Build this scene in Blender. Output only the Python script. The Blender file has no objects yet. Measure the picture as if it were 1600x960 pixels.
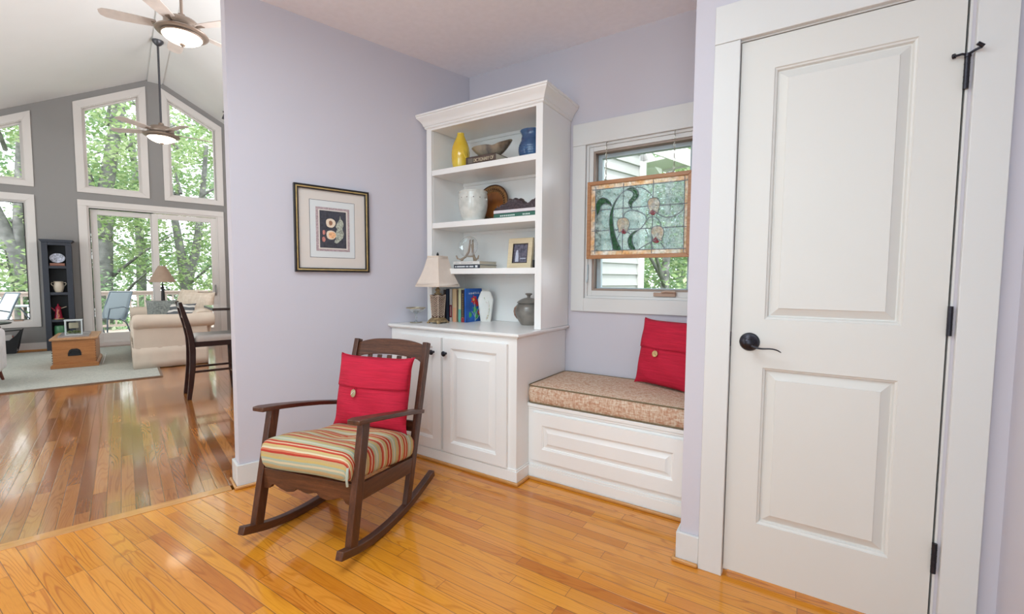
import bpy, bmesh, math, random
import numpy as np
from mathutils import Matrix, Vector
R = math.radians
scene = bpy.context.scene
col = scene.collection

# ------------------------------------------------------------------ camera
cam_data = bpy.data.cameras.new('camera'); cam_data.sensor_width = 36.0; cam_data.lens = 15.6217
cam_data.clip_start = 0.02; cam_data.clip_end = 300
cam = bpy.data.objects.new('camera', cam_data); col.objects.link(cam)
cam.matrix_world = Matrix(((0.84108769, -0.03870903, 0.53951191, 0.0),
                           (0.54086269, 0.04866783, -0.83970172, 0.0),
                           (0.00624716, 0.99806465, 0.06187018, 1.16627),
                           (0, 0, 0, 1)))
scene.camera = cam
# ------------------------------------------------------------------ view, world, sun, big lights
scene.view_settings.view_transform = 'Standard'
scene.view_settings.look = 'None'
scene.view_settings.exposure = 0.0
scene.view_settings.gamma = 1.0
scene.view_settings.use_curve_mapping = False
scene.cycles.use_denoising = True
scene.cycles.max_bounces = 8
scene.cycles.diffuse_bounces = 5
scene.cycles.transparent_max_bounces = 24
scene.cycles.sample_clamp_indirect = 6
scene.cycles.caustics_reflective = False
scene.cycles.caustics_refractive = False

world = bpy.data.worlds.new('sky'); scene.world = world; world.use_nodes = True
bg = world.node_tree.nodes['Background']
bg.inputs[0].default_value = (0.93, 0.97, 1.0, 1); bg.inputs[1].default_value = 3.6

T = R(16.0113)
KX, KY = -2.13985, 2.71104
ANG = R(90) - T                       # frame of the big room: x runs along the shared wall, y away from it
AU = Vector((math.sin(T), math.cos(T), 0)); AW = Vector((-math.cos(T), math.sin(T), 0))
def W(u, w, z=0.0): return Vector((KX, KY, 0)) + AU*u + AW*w + Vector((0, 0, z))

def light(name, kind, loc, energy, color=(1, 1, 1), size=1.0, size_y=None, rot=(0, 0, 0), direction=None):
    l = bpy.data.lights.new(name, kind); l.energy = energy; l.color = color
    if kind == 'AREA':
        l.size = size
        if size_y: l.shape = 'RECTANGLE'; l.size_y = size_y
    elif kind == 'SUN': l.angle = size
    else: l.shadow_soft_size = size
    o = bpy.data.objects.new(name, l); col.objects.link(o); o.location = loc
    if direction is not None: o.rotation_euler = Vector(direction).to_track_quat('-Z', 'Y').to_euler()
    else: o.rotation_euler = rot
    return o
light('sun', 'SUN', W(0, 0, 20), 3.6, (1.0, 0.96, 0.88), R(2), direction=(AW*0.30 + AU*0.80 + Vector((0, 0, -1.0))))
light('foyer_overhead_fill', 'AREA', (-1.15, 0.25, 2.60), 38, (0.78, 0.93, 1.0), 1.2, 1.2, direction=(0, 0, -1))  # added overhead fill for bookcase and walls; no fixture is modelled
light('foyer_point_fill', 'POINT', (-.75, -1.9, 2.0), 27, (0.74, 0.93, 1.0), 0.35)  # added point fill behind the camera, lifts the foyer ceiling
light('foyer_rear_fill', 'AREA', (-.95, -2.85, 1.45), 52, (0.74, 0.94, 1.0), 2.4, 2.2, direction=(-.22, 1, 0.04))  # added frontal fill behind the camera; the rear wall has no opening
light('foyer_side_fill', 'AREA', (.50, -.55, 1.5), 26, (0.74, 0.93, 1.0), 1.1, 1.9, direction=(-1, .42, 0.02))  # added fill from the right for the bookcase side; no window there
light('great_room_side_fill', 'AREA', W(-5.15, 3.4, 1.7), 140, (0.90, 0.97, 1.0), 5.0, 2.4, direction=AU)  # added out-of-view fill for the big room; its left wall is solid
light('great_room_up_fill', 'AREA', W(0.6, 2.2, 2.6), 165, (0.96, 0.97, 1.0), 2.0, 2.0, direction=(-0.3, 0.1, 1))  # added upward lamp that brightens the vaulted ceiling

# ------------------------------------------------------------------ mesh builder
class MB:
    def __init__(s): s.v = []; s.f = []; s.m = []; s.mi = 0
    def n(s): return len(s.v)
    def add(s, vs, fs):
        b = len(s.v); s.v.extend([tuple(x) for x in vs]); s.f.extend([tuple(b+i for i in f) for f in fs]); s.m.extend([s.mi]*len(fs)); return s
    def xf(s, M, start=0):
        for i in range(start, len(s.v)): s.v[i] = tuple(M @ Vector(s.v[i]))
        return s
    def box(s, x0, x1, y0, y1, z0, z1):
        return s.add([(x0,y0,z0),(x1,y0,z0),(x1,y1,z0),(x0,y1,z0),(x0,y0,z1),(x1,y0,z1),(x1,y1,z1),(x0,y1,z1)],
                     [(0,3,2,1),(4,5,6,7),(0,1,5,4),(1,2,6,5),(2,3,7,6),(3,0,4,7)])
    def prism(s, poly, a, b, plane='xy'):
        n = len(poly)
        P = {'xy': lambda p, t: (p[0], p[1], t), 'xz': lambda p, t: (p[0], t, p[1]), 'yz': lambda p, t: (t, p[0], p[1])}[plane]
        return s.add([P(p, a) for p in poly]+[P(p, b) for p in poly],
                     [tuple(range(n))[::-1], tuple(range(n, 2*n))]+[(i, (i+1) % n, n+(i+1) % n, n+i) for i in range(n)])
    def bar(s, p, q, w, d, up=(0, 0, 1)):
        p = Vector(p); q = Vector(q); ax = (q-p).normalized(); up = Vector(up)
        if abs(ax.dot(up)) > .99: up = Vector((0, 1, 0))
        sx = ax.cross(up).normalized(); sy = sx.cross(ax).normalized()
        c = [(-w/2, -d/2), (w/2, -d/2), (w/2, d/2), (-w/2, d/2)]
        return s.add([p+sx*a+sy*b for a, b in c]+[q+sx*a+sy*b for a, b in c],
                     [(3,2,1,0),(4,5,6,7),(0,1,5,4),(1,2,6,5),(2,3,7,6),(3,0,4,7)])
    def strip(s, pts, w, d, side=(1, 0, 0)):
        # rectangular section swept along pts; w along 'side', d across
        side = Vector(side).normalized(); vs = []; pts = [Vector(p) for p in pts]
        for i, p in enumerate(pts):
            t = (pts[min(i+1, len(pts)-1)]-pts[max(i-1, 0)]).normalized(); nn = side.cross(t).normalized()
            ww = w[i] if hasattr(w, '__len__') else w; dd = d[i] if hasattr(d, '__len__') else d
            vs += [p-side*ww/2-nn*dd/2, p+side*ww/2-nn*dd/2, p+side*ww/2+nn*dd/2, p-side*ww/2+nn*dd/2]
        fs = [(3,2,1,0), tuple(4*(len(pts)-1)+k for k in range(4))]
        for i in range(len(pts)-1):
            for k in range(4): fs.append((4*i+k, 4*i+(k+1) % 4, 4*i+4+(k+1) % 4, 4*i+4+k))
        return s.add(vs, fs)
    def tube(s, pts, r, n=8, caps=True):
        pts = [Vector(p) for p in pts]; vs = []; prev = None
        for i, p in enumerate(pts):
            t = (pts[min(i+1, len(pts)-1)]-pts[max(i-1, 0)]).normalized()
            if prev is None:
                prev = t.orthogonal().normalized()
            prev = (prev - t*prev.dot(t)); prev = prev.normalized() if prev.length > 1e-6 else t.orthogonal().normalized()
            b = t.cross(prev); rr = r[i] if hasattr(r, '__len__') else r
            vs += [p+(prev*math.cos(2*math.pi*k/n)+b*math.sin(2*math.pi*k/n))*rr for k in range(n)]
        fs = []
        for i in range(len(pts)-1):
            for k in range(n): fs.append((i*n+k, i*n+(k+1) % n, (i+1)*n+(k+1) % n, (i+1)*n+k))
        if caps: fs += [tuple(range(n))[::-1], tuple((len(pts)-1)*n+k for k in range(n))]
        return s.add(vs, fs)
    def lathe(s, prof, cx=0, cy=0, n=32, close=True):
        vs = []; fs = []
        for r_, z in prof: vs += [(cx+r_*math.cos(2*math.pi*k/n), cy+r_*math.sin(2*math.pi*k/n), z) for k in range(n)]
        for i in range(len(prof)-1):
            for k in range(n): fs.append((i*n+k, i*n+(k+1) % n, (i+1)*n+(k+1) % n, (i+1)*n+k))
        if close:
            if prof[0][0] > 1e-5: fs.append(tuple(range(n))[::-1])
            if prof[-1][0] > 1e-5: fs.append(tuple((len(prof)-1)*n+k for k in range(n)))
        return s.add(vs, fs)
    def loops(s, rings, cap0=False, cap1=True):
        n = len(rings[0]); vs = [p for r_ in rings for p in r_]; fs = []
        for i in range(len(rings)-1):
            for k in range(n): fs.append((i*n+k, i*n+(k+1) % n, (i+1)*n+(k+1) % n, (i+1)*n+k))
        if cap0: fs.append(tuple(range(n))[::-1])
        if cap1: fs.append(tuple((len(rings)-1)*n+k for k in range(n)))
        return s.add(vs, fs)
    def grid(s, fn, nu, nv):
        vs = [fn(i/nu, j/nv) for j in range(nv+1) for i in range(nu+1)]
        return s.add(vs, [(j*(nu+1)+i, j*(nu+1)+i+1, (j+1)*(nu+1)+i+1, (j+1)*(nu+1)+i) for j in range(nv) for i in range(nu)])
    def build(s, name, mat, parent=None, smooth=40, bevel=0, seg=2, sub=0, solid=0, weld=False):
        me = bpy.data.meshes.new(name); me.from_pydata([tuple(v) for v in s.v], [], s.f)
        for mm in (mat if isinstance(mat, (list, tuple)) else [mat]): me.materials.append(mm)
        if isinstance(mat, (list, tuple)): me.polygons.foreach_set('material_index', s.m)
        bm = bmesh.new(); bm.from_mesh(me)
        if weld: bmesh.ops.remove_doubles(bm, verts=bm.verts, dist=1e-5)
        bmesh.ops.recalc_face_normals(bm, faces=bm.faces); bm.to_mesh(me); bm.free()
        if smooth:
            me.polygons.foreach_set('use_smooth', [True]*len(me.polygons)); me.set_sharp_from_angle(angle=R(smooth))
        me.update()
        o = bpy.data.objects.new(name, me); col.objects.link(o)
        if parent is not None: o.parent = parent
        if solid:
            md = o.modifiers.new('solid', 'SOLIDIFY'); md.thickness = solid; md.offset = 0
        if bevel:
            md = o.modifiers.new('bevel', 'BEVEL'); md.width = bevel; md.segments = seg; md.limit_method = 'ANGLE'; md.angle_limit = R(35)
        if sub:
            md = o.modifiers.new('sub', 'SUBSURF'); md.levels = sub; md.render_levels = sub
        return o
def box(name, mat, parent, *a, bevel=0, **k): return MB().box(*a).build(name, mat, parent, bevel=bevel, **k)
def tag(o, label=None, cat=None, group=None, kind=None):
    if label: o['label'] = label
    if cat: o['category'] = cat
    if group: o['group'] = group
    if kind: o['kind'] = kind
    return o
def thing(name, label, cat, loc=(0, 0, 0), rz=0.0, group=None):
    o = bpy.data.objects.new(name, None); col.objects.link(o); o.empty_display_size = .1
    o.location = loc; o.rotation_euler = (0, 0, rz); return tag(o, label, cat, group)
def lthing(name, label, cat, u, w, z=0, rz=0.0, group=None): return thing(name, label, cat, W(u, w, z), ANG+rz, group)
def struct(o): o['kind'] = 'structure'; return o
def sroot(name, living=False):
    o = bpy.data.objects.new(name, None); col.objects.link(o)
    if living: o.location = (KX, KY, 0); o.rotation_euler = (0, 0, ANG)
    return struct(o)
def inliving(o): o.location = (KX, KY, 0); o.rotation_euler = (0, 0, ANG); return o
def copy_tree(o, parent=None):
    c = o.copy(); col.objects.link(c); c.parent = parent
    for ch in list(o.children): copy_tree(ch, c)
    return c

# ------------------------------------------------------------------ materials
class NT:
    def __init__(s, name):
        s.m = bpy.data.materials.new(name); s.m.use_nodes = True; s.t = s.m.node_tree; s.b = s.t.nodes['Principled BSDF']; s.out = s.t.nodes['Material Output']
    def n(s, typ, **k):
        nd = s.t.nodes.new(typ)
        for a, v in k.items(): setattr(nd, a, v)
        return nd
    def l(s, a, b): s.t.links.new(a, b)
    def math(s, op, a, b=None, c=None):
        nd = s.n('ShaderNodeMath', operation=op)
        for i, x in enumerate((a, b, c)):
            if x is None: continue
            if isinstance(x, (int, float)): nd.inputs[i].default_value = x
            else: s.l(x, nd.inputs[i])
        return nd.outputs[0]
    def mix(s, f, a, b, blend='MIX'):
        nd = s.n('ShaderNodeMix', data_type='RGBA', blend_type=blend)
        for i, x in ((0, f), (6, a), (7, b)):
            if isinstance(x, (int, float)): nd.inputs[i].default_value = x
            elif isinstance(x, tuple): nd.inputs[i].default_value = (*x, 1) if len(x) == 3 else x
            else: s.l(x, nd.inputs[i])
        return nd.outputs[2]
    def ramp(s, fac, stops, interp='LINEAR'):
        nd = s.n('ShaderNodeValToRGB'); cr = nd.color_ramp; cr.interpolation = interp
        while len(cr.elements) < len(stops): cr.elements.new(0.5)
        for e, (p, c) in zip(cr.elements, stops): e.position = p; e.color = (*c, 1) if len(c) == 3 else c
        s.l(fac, nd.inputs[0]); return nd.outputs[0]
    def obj(s): return s.n('ShaderNodeTexCoord').outputs['Object']
    def noise(s, vec, scale, detail=3, rough=.5, dims='3D'):
        nd = s.n('ShaderNodeTexNoise'); nd.inputs['Scale'].default_value = scale; nd.inputs['Detail'].default_value = detail; nd.inputs['Roughness'].default_value = rough
        s.l(vec, nd.inputs['Vector']); return nd.outputs['Fac']
    def mapv(s, vec, scale=(1, 1, 1), loc=(0, 0, 0), rot=(0, 0, 0)):
        nd = s.n('ShaderNodeMapping'); nd.inputs['Scale'].default_value = scale; nd.inputs['Location'].default_value = loc; nd.inputs['Rotation'].default_value = rot
        s.l(vec, nd.inputs['Vector']); return nd.outputs[0]
    def bump(s, h, strength=.3, dist=.002):
        nd = s.n('ShaderNodeBump'); nd.inputs['Strength'].default_value = strength; nd.inputs['Distance'].default_value = dist
        s.l(h, nd.inputs['Height']); s.l(nd.outputs[0], s.b.inputs['Normal'])
    def base(s, c, rough=.5, metal=0, coat=0, spec=.5):
        if isinstance(c, tuple): s.b.inputs['Base Color'].default_value = (*c, 1)
        else: s.l(c, s.b.inputs['Base Color'])
        if isinstance(rough, (int, float)): s.b.inputs['Roughness'].default_value = rough
        else: s.l(rough, s.b.inputs['Roughness'])
        s.b.inputs['Metallic'].default_value = metal; s.b.inputs['Coat Weight'].default_value = coat; s.b.inputs['Specular IOR Level'].default_value = spec
        return s
def plain(name, c, rough=.5, metal=0, coat=0, var=.06, scale=12, bump=0, bscale=200, spec=.5):
    t = NT(name); o = t.obj(); f = t.noise(o, scale, 3)
    d = tuple(max(0, x*(1-var)) for x in c); h = tuple(min(1, x*(1+var)) for x in c)
    t.base(t.ramp(f, [(.3, d), (.7, h)]), rough, metal, coat, spec)
    if bump: t.bump(t.noise(o, bscale, 2), bump, .001)
    return t.m
def wood(name, c1, c2, c3=None, axis='x', rough=.4, scale=1.0, coat=.1):
    t = NT(name); o = t.obj(); st = {'x': (1.2, 14, 14), 'y': (14, 1.2, 14), 'z': (14, 14, 1.2)}[axis]
    v = t.mapv(o, tuple(k*scale for k in st)); f = t.noise(v, 3.0, 6, .6); g = t.noise(t.mapv(o, tuple(k*scale*6 for k in st)), 4.0, 3, .6)
    f2 = t.math('ADD', t.math('MULTIPLY', f, .7), t.math('MULTIPLY', g, .3))
    t.base(t.ramp(f2, [(.3, c1), (.52, c2), (.72, c3 or c2)]), rough, 0, coat); t.bump(g, .15, .0008); return t.m
def planks(name, axis, cols, width=.0572, length=.85, rough=.16, coat=.3, tilt=1.0):
    t = NT(name); sep = t.n('ShaderNodeSeparateXYZ'); t.l(t.obj(), sep.inputs[0])
    L, Tt = (sep.outputs[0], sep.outputs[1]) if axis == 'x' else (sep.outputs[1], sep.outputs[0])
    tr = t.math('DIVIDE', Tt, width); row = t.math('FLOOR', tr); ft = t.math('SUBTRACT', tr, row)
    wn = t.n('ShaderNodeTexWhiteNoise', noise_dimensions='1D'); t.l(row, wn.inputs['W'])
    Lc = t.math('ADD', t.math('DIVIDE', L, length), t.math('MULTIPLY', wn.outputs['Value'], 7.3)); cl = t.math('FLOOR', Lc); fl = t.math('SUBTRACT', Lc, cl)
    cb = t.n('ShaderNodeCombineXYZ'); t.l(row, cb.inputs[0]); t.l(cl, cb.inputs[1])
    w2 = t.n('ShaderNodeTexWhiteNoise', noise_dimensions='2D'); t.l(cb.outputs[0], w2.inputs['Vector']); rnd = w2.outputs['Value']
    # grain coordinates, shifted per board
    gc = t.n('ShaderNodeCombineXYZ'); t.l(t.math('ADD', L, t.math('MULTIPLY', rnd, 31)), gc.inputs[0]); t.l(t.math('ADD', Tt, t.math('MULTIPLY', rnd, 17)), gc.inputs[1])
    t.l(t.math('MULTIPLY', rnd, 9), gc.inputs[2])
    warp = t.noise(t.mapv(gc.outputs[0], (1.15, 13, 1)), 1.0, 1)
    rings = t.math('FRACT', t.math('MULTIPLY', warp, 15)); rings = t.math('ABSOLUTE', t.math('SUBTRACT', rings, .5))       # 0..0.5 contour lines: cathedral grain
    ringm = t.ramp(rings, [(.0, (1, 1, 1)), (.08, (.7, .7, .7)), (.20, (.0, .0, .0))])
    fine = t.noise(t.mapv(gc.outputs[0], (7, 230, 1)), 1.0, 3, .65)
    base = t.ramp(rnd, cols)
    c = t.mix(t.math('MULTIPLY', ringm, t.math('MULTIPLY', t.ramp(t.noise(t.mapv(gc.outputs[0], (2.5, 9, 1)), 1.0, 1), [(.35, (.15, .15, .15)), (.62, (1, 1, 1))]), .75)), base, t.mix(1.0, base, (.62, .44, .26), 'MULTIPLY'))
    c = t.mix(t.math('MULTIPLY', t.ramp(fine, [(.45, (0, 0, 0)), (.7, (1, 1, 1))]), .35), c, t.mix(1.0, base, (.66, .50, .34), 'MULTIPLY'))
    e = t.math('MINIMUM', ft, t.math('SUBTRACT', 1, ft)); seam = t.math('LESS_THAN', e, .022)
    e2 = t.math('MINIMUM', fl, t.math('SUBTRACT', 1, fl)); seam2 = t.math('LESS_THAN', e2, .0012)
    sm = t.math('MAXIMUM', seam, seam2)
    c = t.mix(t.math('MULTIPLY', sm, .75), c, (.10, .045, .016))
    rg = t.math('ADD', t.math('MULTIPLY', t.noise(t.mapv(gc.outputs[0], (4, 30, 1)), 1.0, 2), .12), rough-.06)
    t.base(c, rg, 0, coat); t.b.inputs['Coat Roughness'].default_value = .07
    rounded = t.ramp(e, [(0.0, (0, 0, 0)), (.09, (1, 1, 1))])
    h = t.math('ADD', rounded, t.math('MULTIPLY', fine, .12)); h = t.math('ADD', h, t.math('MULTIPLY', t.noise(t.mapv(gc.outputs[0], (1.5, 8, 1)), 1.0, 1), .8))
    h = t.math('ADD', h, t.math('MULTIPLY', t.math('MULTIPLY', t.math('SUBTRACT', rnd, .5), ft), tilt))
    t.bump(h, .22, .0012); return t.m
def stripes(name):   # woven stripes running across the seat, repeated front to back and down the sides
    t = NT(name); sep = t.n('ShaderNodeSeparateXYZ'); o = t.obj(); t.l(o, sep.inputs[0])
    warp = t.noise(o, 9, 2); arc = t.n('ShaderNodeAttribute'); arc.attribute_name = 'stripe'
    y = t.math('ADD', arc.outputs['Fac'], t.math('MULTIPLY', t.math('SUBTRACT', warp, .5), .010))
    f = t.math('FRACT', t.math('DIVIDE', y, .135))
    tan, red, sage, cream, yel, rose = (.55, .42, .22), (.48, .055, .035), (.42, .50, .40), (.70, .62, .42), (.60, .46, .18), (.62, .19, .11)
    c = t.ramp(f, [(0, tan), (.07, yel), (.13, red), (.20, rose), (.245, cream), (.285, red), (.37, tan), (.43, sage), (.50, cream), (.56, sage), (.63, yel), (.71, tan), (.80, red), (.87, rose), (.93, cream)], 'CONSTANT')
    wv = t.noise(t.mapv(o, (500, 500, 500)), 1.0, 2); c = t.mix(t.math('MULTIPLY', wv, .35), c, (.30, .24, .15), 'MULTIPLY')
    t.base(c, .9, spec=.2); t.bump(wv, .3, .001); return t.m
def weave(name, c1, c2, c3, scale=420, rough=.92):
    t = NT(name); o = t.obj(); a = t.noise(t.mapv(o, (.25, 1, 1)), scale, 2, .7); b = t.noise(t.mapv(o, (1, 1, .25)), scale*.8, 2, .7)
    f = t.math('MULTIPLY', t.math('ADD', a, b), .5); t.base(t.ramp(f, [(.38, c1), (.5, c2), (.62, c3)]), rough, spec=.15); t.bump(f, .5, .0012); return t.m
def glass_pane(name, tint=(.97, .99, 1.0), refl=.12):
    t = NT(name); tr = t.n('ShaderNodeBsdfTransparent'); tr.inputs[0].default_value = (*tint, 1); gl = t.n('ShaderNodeBsdfGlossy'); gl.inputs['Roughness'].default_value = .02
    lw = t.n('ShaderNodeLayerWeight'); lw.inputs[0].default_value = refl; mx = t.n('ShaderNodeMixShader')
    t.l(lw.outputs['Fresnel'], mx.inputs[0]); t.l(tr.outputs[0], mx.inputs[1]); t.l(gl.outputs[0], mx.inputs[2]); t.l(mx.outputs[0], t.out.inputs[0]); return t.m
def art_glass(name, c1, c2, alpha=.35, scale=40, bump=.6):
    t = NT(name); o = t.obj(); f = t.noise(o, scale, 3); cc = t.ramp(f, [(.35, c1), (.65, c2)])
    tl = t.n('ShaderNodeBsdfTranslucent'); t.l(cc, tl.inputs[0]); tr = t.n('ShaderNodeBsdfTransparent'); t.l(cc, tr.inputs[0])
    df = t.n('ShaderNodeBsdfDiffuse'); t.l(cc, df.inputs[0]); gl = t.n('ShaderNodeBsdfGlossy'); gl.inputs['Roughness'].default_value = .12
    bp = t.n('ShaderNodeBump'); bp.inputs['Strength'].default_value = bump; bp.inputs['Distance'].default_value = .004; t.l(t.noise(o, 90, 2), bp.inputs['Height']); t.l(bp.outputs[0], gl.inputs['Normal'])
    def mx(fac, a, b):
        m_ = t.n('ShaderNodeMixShader'); 
        if isinstance(fac, (int, float)): m_.inputs[0].default_value = fac
        else: t.l(fac, m_.inputs[0])
        t.l(a, m_.inputs[1]); t.l(b, m_.inputs[2]); return m_.outputs[0]
    fx = t.ramp(t.noise(o, scale*3, 2), [(.35, (max(0, alpha-.25),)*3), (.65, (min(1, alpha+.25),)*3)])
    s1 = mx(.5, tl.outputs[0], df.outputs[0]); s2 = mx(fx, s1, tr.outputs[0]); s3 = mx(.06, s2, gl.outputs[0]); t.l(s3, t.out.inputs[0]); return t.m
def emit(name, c, s):
    t = NT(name); t.base(c, .3); t.b.inputs['Emission Color'].default_value = (*c, 1); t.b.inputs['Emission Strength'].default_value = s; return t.m
def clear_glass(name, tint=(.95, .97, .97)):
    t = NT(name); t.base(tint, .03); t.b.inputs['Transmission Weight'].default_value = .0
    tr = t.n('ShaderNodeBsdfTransparent'); tr.inputs[0].default_value = (*tint, 1); lw = t.n('ShaderNodeLayerWeight'); lw.inputs[0].default_value = .45
    gl = t.n('ShaderNodeBsdfGlossy'); gl.inputs['Roughness'].default_value = .04; gl.inputs[0].default_value = (.9, .92, .92, 1); mx = t.n('ShaderNodeMixShader')
    t.l(lw.outputs['Facing'], mx.inputs[0]); t.l(tr.outputs[0], mx.inputs[1]); t.l(gl.outputs[0], mx.inputs[2]); t.l(mx.outputs[0], t.out.inputs[0]); return t.m
def leafmat(name, a, b, c):
    t = NT(name); g = t.n('ShaderNodeNewGeometry'); cc = t.ramp(g.outputs['Random Per Island'], [(.0, a), (.5, b), (1, c)])
    df = t.n('ShaderNodeBsdfDiffuse'); t.l(cc, df.inputs[0]); tl = t.n('ShaderNodeBsdfTranslucent'); t.l(cc, tl.inputs[0])
    mx = t.n('ShaderNodeMixShader'); mx.inputs[0].default_value = .5; t.l(df.outputs[0], mx.inputs[1]); t.l(tl.outputs[0], mx.inputs[2]); t.l(mx.outputs[0], t.out.inputs[0]); return t.m

M = {}
M['lavender'] = plain('lavender wall paint', (.57, .545, .60), .75, var=.012, scale=2, bump=.06, bscale=260)
M['grey_paint'] = plain('warm grey wall paint', (.285, .275, .268), .8, var=.012, scale=2, bump=.06, bscale=260)
M['ceil'] = plain('textured ceiling paint', (.88, .87, .92), .9, var=.02, scale=30, bump=.55, bscale=120)
M['ceil2'] = plain('vaulted ceiling paint', (.84, .84, .83), .9, var=.01, scale=3)
M['trim'] = plain('white semi-gloss trim paint', (.66, .655, .645), .40, var=.01, scale=3)
M['door'] = plain('off-white door paint', (.66, .645, .615), .40, var=.01, scale=3)
M['trim2'] = plain('warm white trim paint', (.72, .68, .65), .4, var=.01, scale=3)  # warm white for gable windows, sliding door and gable baseboard
M['cab'] = plain('white cabinet lacquer', (.84, .83, .815), .28, var=.01, scale=3)
M['bronze'] = plain('oil rubbed bronze', (.030, .028, .036), .32, .7, var=.2, scale=60)
M['iron'] = plain('black iron', (.018, .018, .02), .5, .3)
M['darkwood'] = wood('dark stained oak', (.026, .008, .004), (.075, .023, .009), (.14, .048, .020), 'z', .42, 1.6, .05)
M['darkwood_x'] = wood('dark stained oak across', (.028, .009, .004), (.090, .029, .011), (.16, .058, .024), 'x', .42, 1.6, .05)
M['darkwood_y'] = wood('dark stained oak lengthwise', (.026, .008, .004), (.078, .025, .010), (.14, .050, .022), 'y', .40, 1.6, .05)
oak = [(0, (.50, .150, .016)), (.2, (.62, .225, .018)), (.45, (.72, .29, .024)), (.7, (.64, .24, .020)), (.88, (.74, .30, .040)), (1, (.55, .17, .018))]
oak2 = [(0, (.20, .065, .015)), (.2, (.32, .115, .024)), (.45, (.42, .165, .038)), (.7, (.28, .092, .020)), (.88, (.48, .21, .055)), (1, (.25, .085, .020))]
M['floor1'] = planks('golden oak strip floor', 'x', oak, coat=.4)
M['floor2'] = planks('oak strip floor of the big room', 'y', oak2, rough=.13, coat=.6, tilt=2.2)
M['oakstrip'] = wood('oak threshold', (.42, .18, .045), (.55, .26, .07), (.60, .30, .09), 'x', .22, 1.0, .3)
M['oaktrim'] = wood('oak shoe moulding', (.42, .18, .05), (.56, .27, .08), None, 'x', .3)
M['oakframe'] = wood('honey oak frame', (.30, .12, .045), (.42, .19, .075), (.50, .25, .11), 'x', .4, 2)
M['stripe'] = stripes('striped seat fabric')
M['tweed'] = weave('orange and tan tweed', (.46, .24, .15), (.58, .40, .29), (.70, .60, .48), 150)
M['piping'] = plain('olive piping', (.17, .13, .07), .8)
M['red'] = None
def redfab(name, c):
    t = NT(name); o = t.obj(); f = t.noise(t.mapv(o, (8, 8, 180)), 1.0, 3, .7); g = t.noise(o, 7, 2)
    cc = t.ramp(f, [(.3, tuple(x*.82 for x in c)), (.7, tuple(min(1, x*1.15) for x in c))]); t.base(cc, .8, spec=.25)
    t.bump(t.math('ADD', t.math('MULTIPLY', f, .3), t.math('MULTIPLY', g, 1.0)), .8, .012); return t.m
M['red'] = redfab('red slub cotton', (.50, .014, .042))
M['shell'] = plain('horn button', (.42, .31, .17), .3, var=.35, scale=60)
M['coco'] = plain('coconut button', (.55, .37, .16), .5, var=.3, scale=80)
M['dark'] = plain('dark brown edge', (.05, .03, .02), .5)
M['gold'] = plain('antique gold', (.52, .38, .16), .35, .5, var=.2, scale=30)
M['blackframe'] = plain('black lacquer', (.012, .010, .010), .3)
M['mat_cream'] = plain('cream mat board', (.66, .60, .55), .9, var=.01)
M['mat_white'] = plain('pale mat board', (.66, .68, .68), .9, var=.01)
M['mat_line'] = plain('mat line', (.10, .10, .12), .9)
M['art_border'] = plain('mottled rose border', (.42, .32, .33), .9, var=.5, scale=260)
M['art_dark'] = plain('print background', (.045, .045, .06), .7, var=.3, scale=60)
M['art_cream'] = plain('fruit flesh', (.75, .62, .48), .8, var=.1, scale=100)
M['art_peach'] = plain('fruit skin', (.78, .42, .22), .8, var=.3, scale=80)
M['art_pit'] = plain('fruit stone', (.32, .16, .10), .8, var=.5, scale=200)
M['art_rose'] = plain('small rose fruit', (.50, .20, .17), .8, var=.4, scale=150)
M['art_leaf'] = plain('grey green leaf drawing', (.36, .38, .32), .8, var=.5, scale=140)
M['pane'] = glass_pane('window glass')
M['vinyl'] = plain('pale grey siding', (.38, .38, .365), .6, var=.03)
M['jamb'] = plain('pale blue grey window jamb', (.42, .50, .54), .5)
M['tansash'] = plain('tan window seal', (.30, .23, .19), .5)
M['tan'] = plain('tan crank', (.40, .27, .20), .45)
M['chain'] = plain('nickel chain', (.45, .42, .36), .3, .8)
M['lead'] = plain('lead came', (.16, .18, .22), .5, .2)
M['ag_clear'] = art_glass('rippled clear glass', (.56, .67, .66), (.74, .82, .80), .66, 14, .35)
M['ag_green'] = art_glass('green art glass', (.008, .11, .03), (.02, .22, .06), .12, 40)
M['ag_cream'] = art_glass('cream and amber art glass', (.90, .66, .46), (.95, .90, .84), .42, 22)
M['ag_amber'] = art_glass('amber art glass', (.90, .58, .26), (.95, .90, .85), .34, 14)
M['ag_red'] = art_glass('ruby art glass', (.35, .01, .025), (.48, .02, .04), .15, 60)

# ================================================================== THE SHELL
yb, yd, H, xr = 2.711, 1.889, 2.676, .545
UE, UR, WF, SL = -5.3, 2.30, 7.367, .54      # big room: left end, right end, gable wall, roof slope
def roof(u): return 4.645 - SL*abs(u+1.455)
def fl_poly(w0): return [W(-6.0, w0), W(.30, w0), Vector((.70, 3.0, 0)), Vector((.70, -3.1, 0)), Vector((-3.95, -3.1, 0))]
def foyer_poly(w0):
    a, k = W(UE-.2, w0), W(0, w0)
    return [(a.x, a.y), (k.x, k.y+.0), (k.x+.02, yb+.12), (.66, yb+.12), (.66, -3.1), (a.x, -3.1)]
struct(MB().prism(foyer_poly(-.005), -.06, 0).build('floor', M['floor1'], smooth=0))
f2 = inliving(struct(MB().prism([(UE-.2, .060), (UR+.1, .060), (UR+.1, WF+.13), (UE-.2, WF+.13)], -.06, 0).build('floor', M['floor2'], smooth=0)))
th = inliving(struct(MB().box(UE, -1.60, -.006, .061, -.05, .0025).build('trim_1', M['oakstrip'], bevel=.002)))
struct(MB().prism(foyer_poly(.005), H, H+.06).build('ceiling', M['ceil'], smooth=0))
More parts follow.
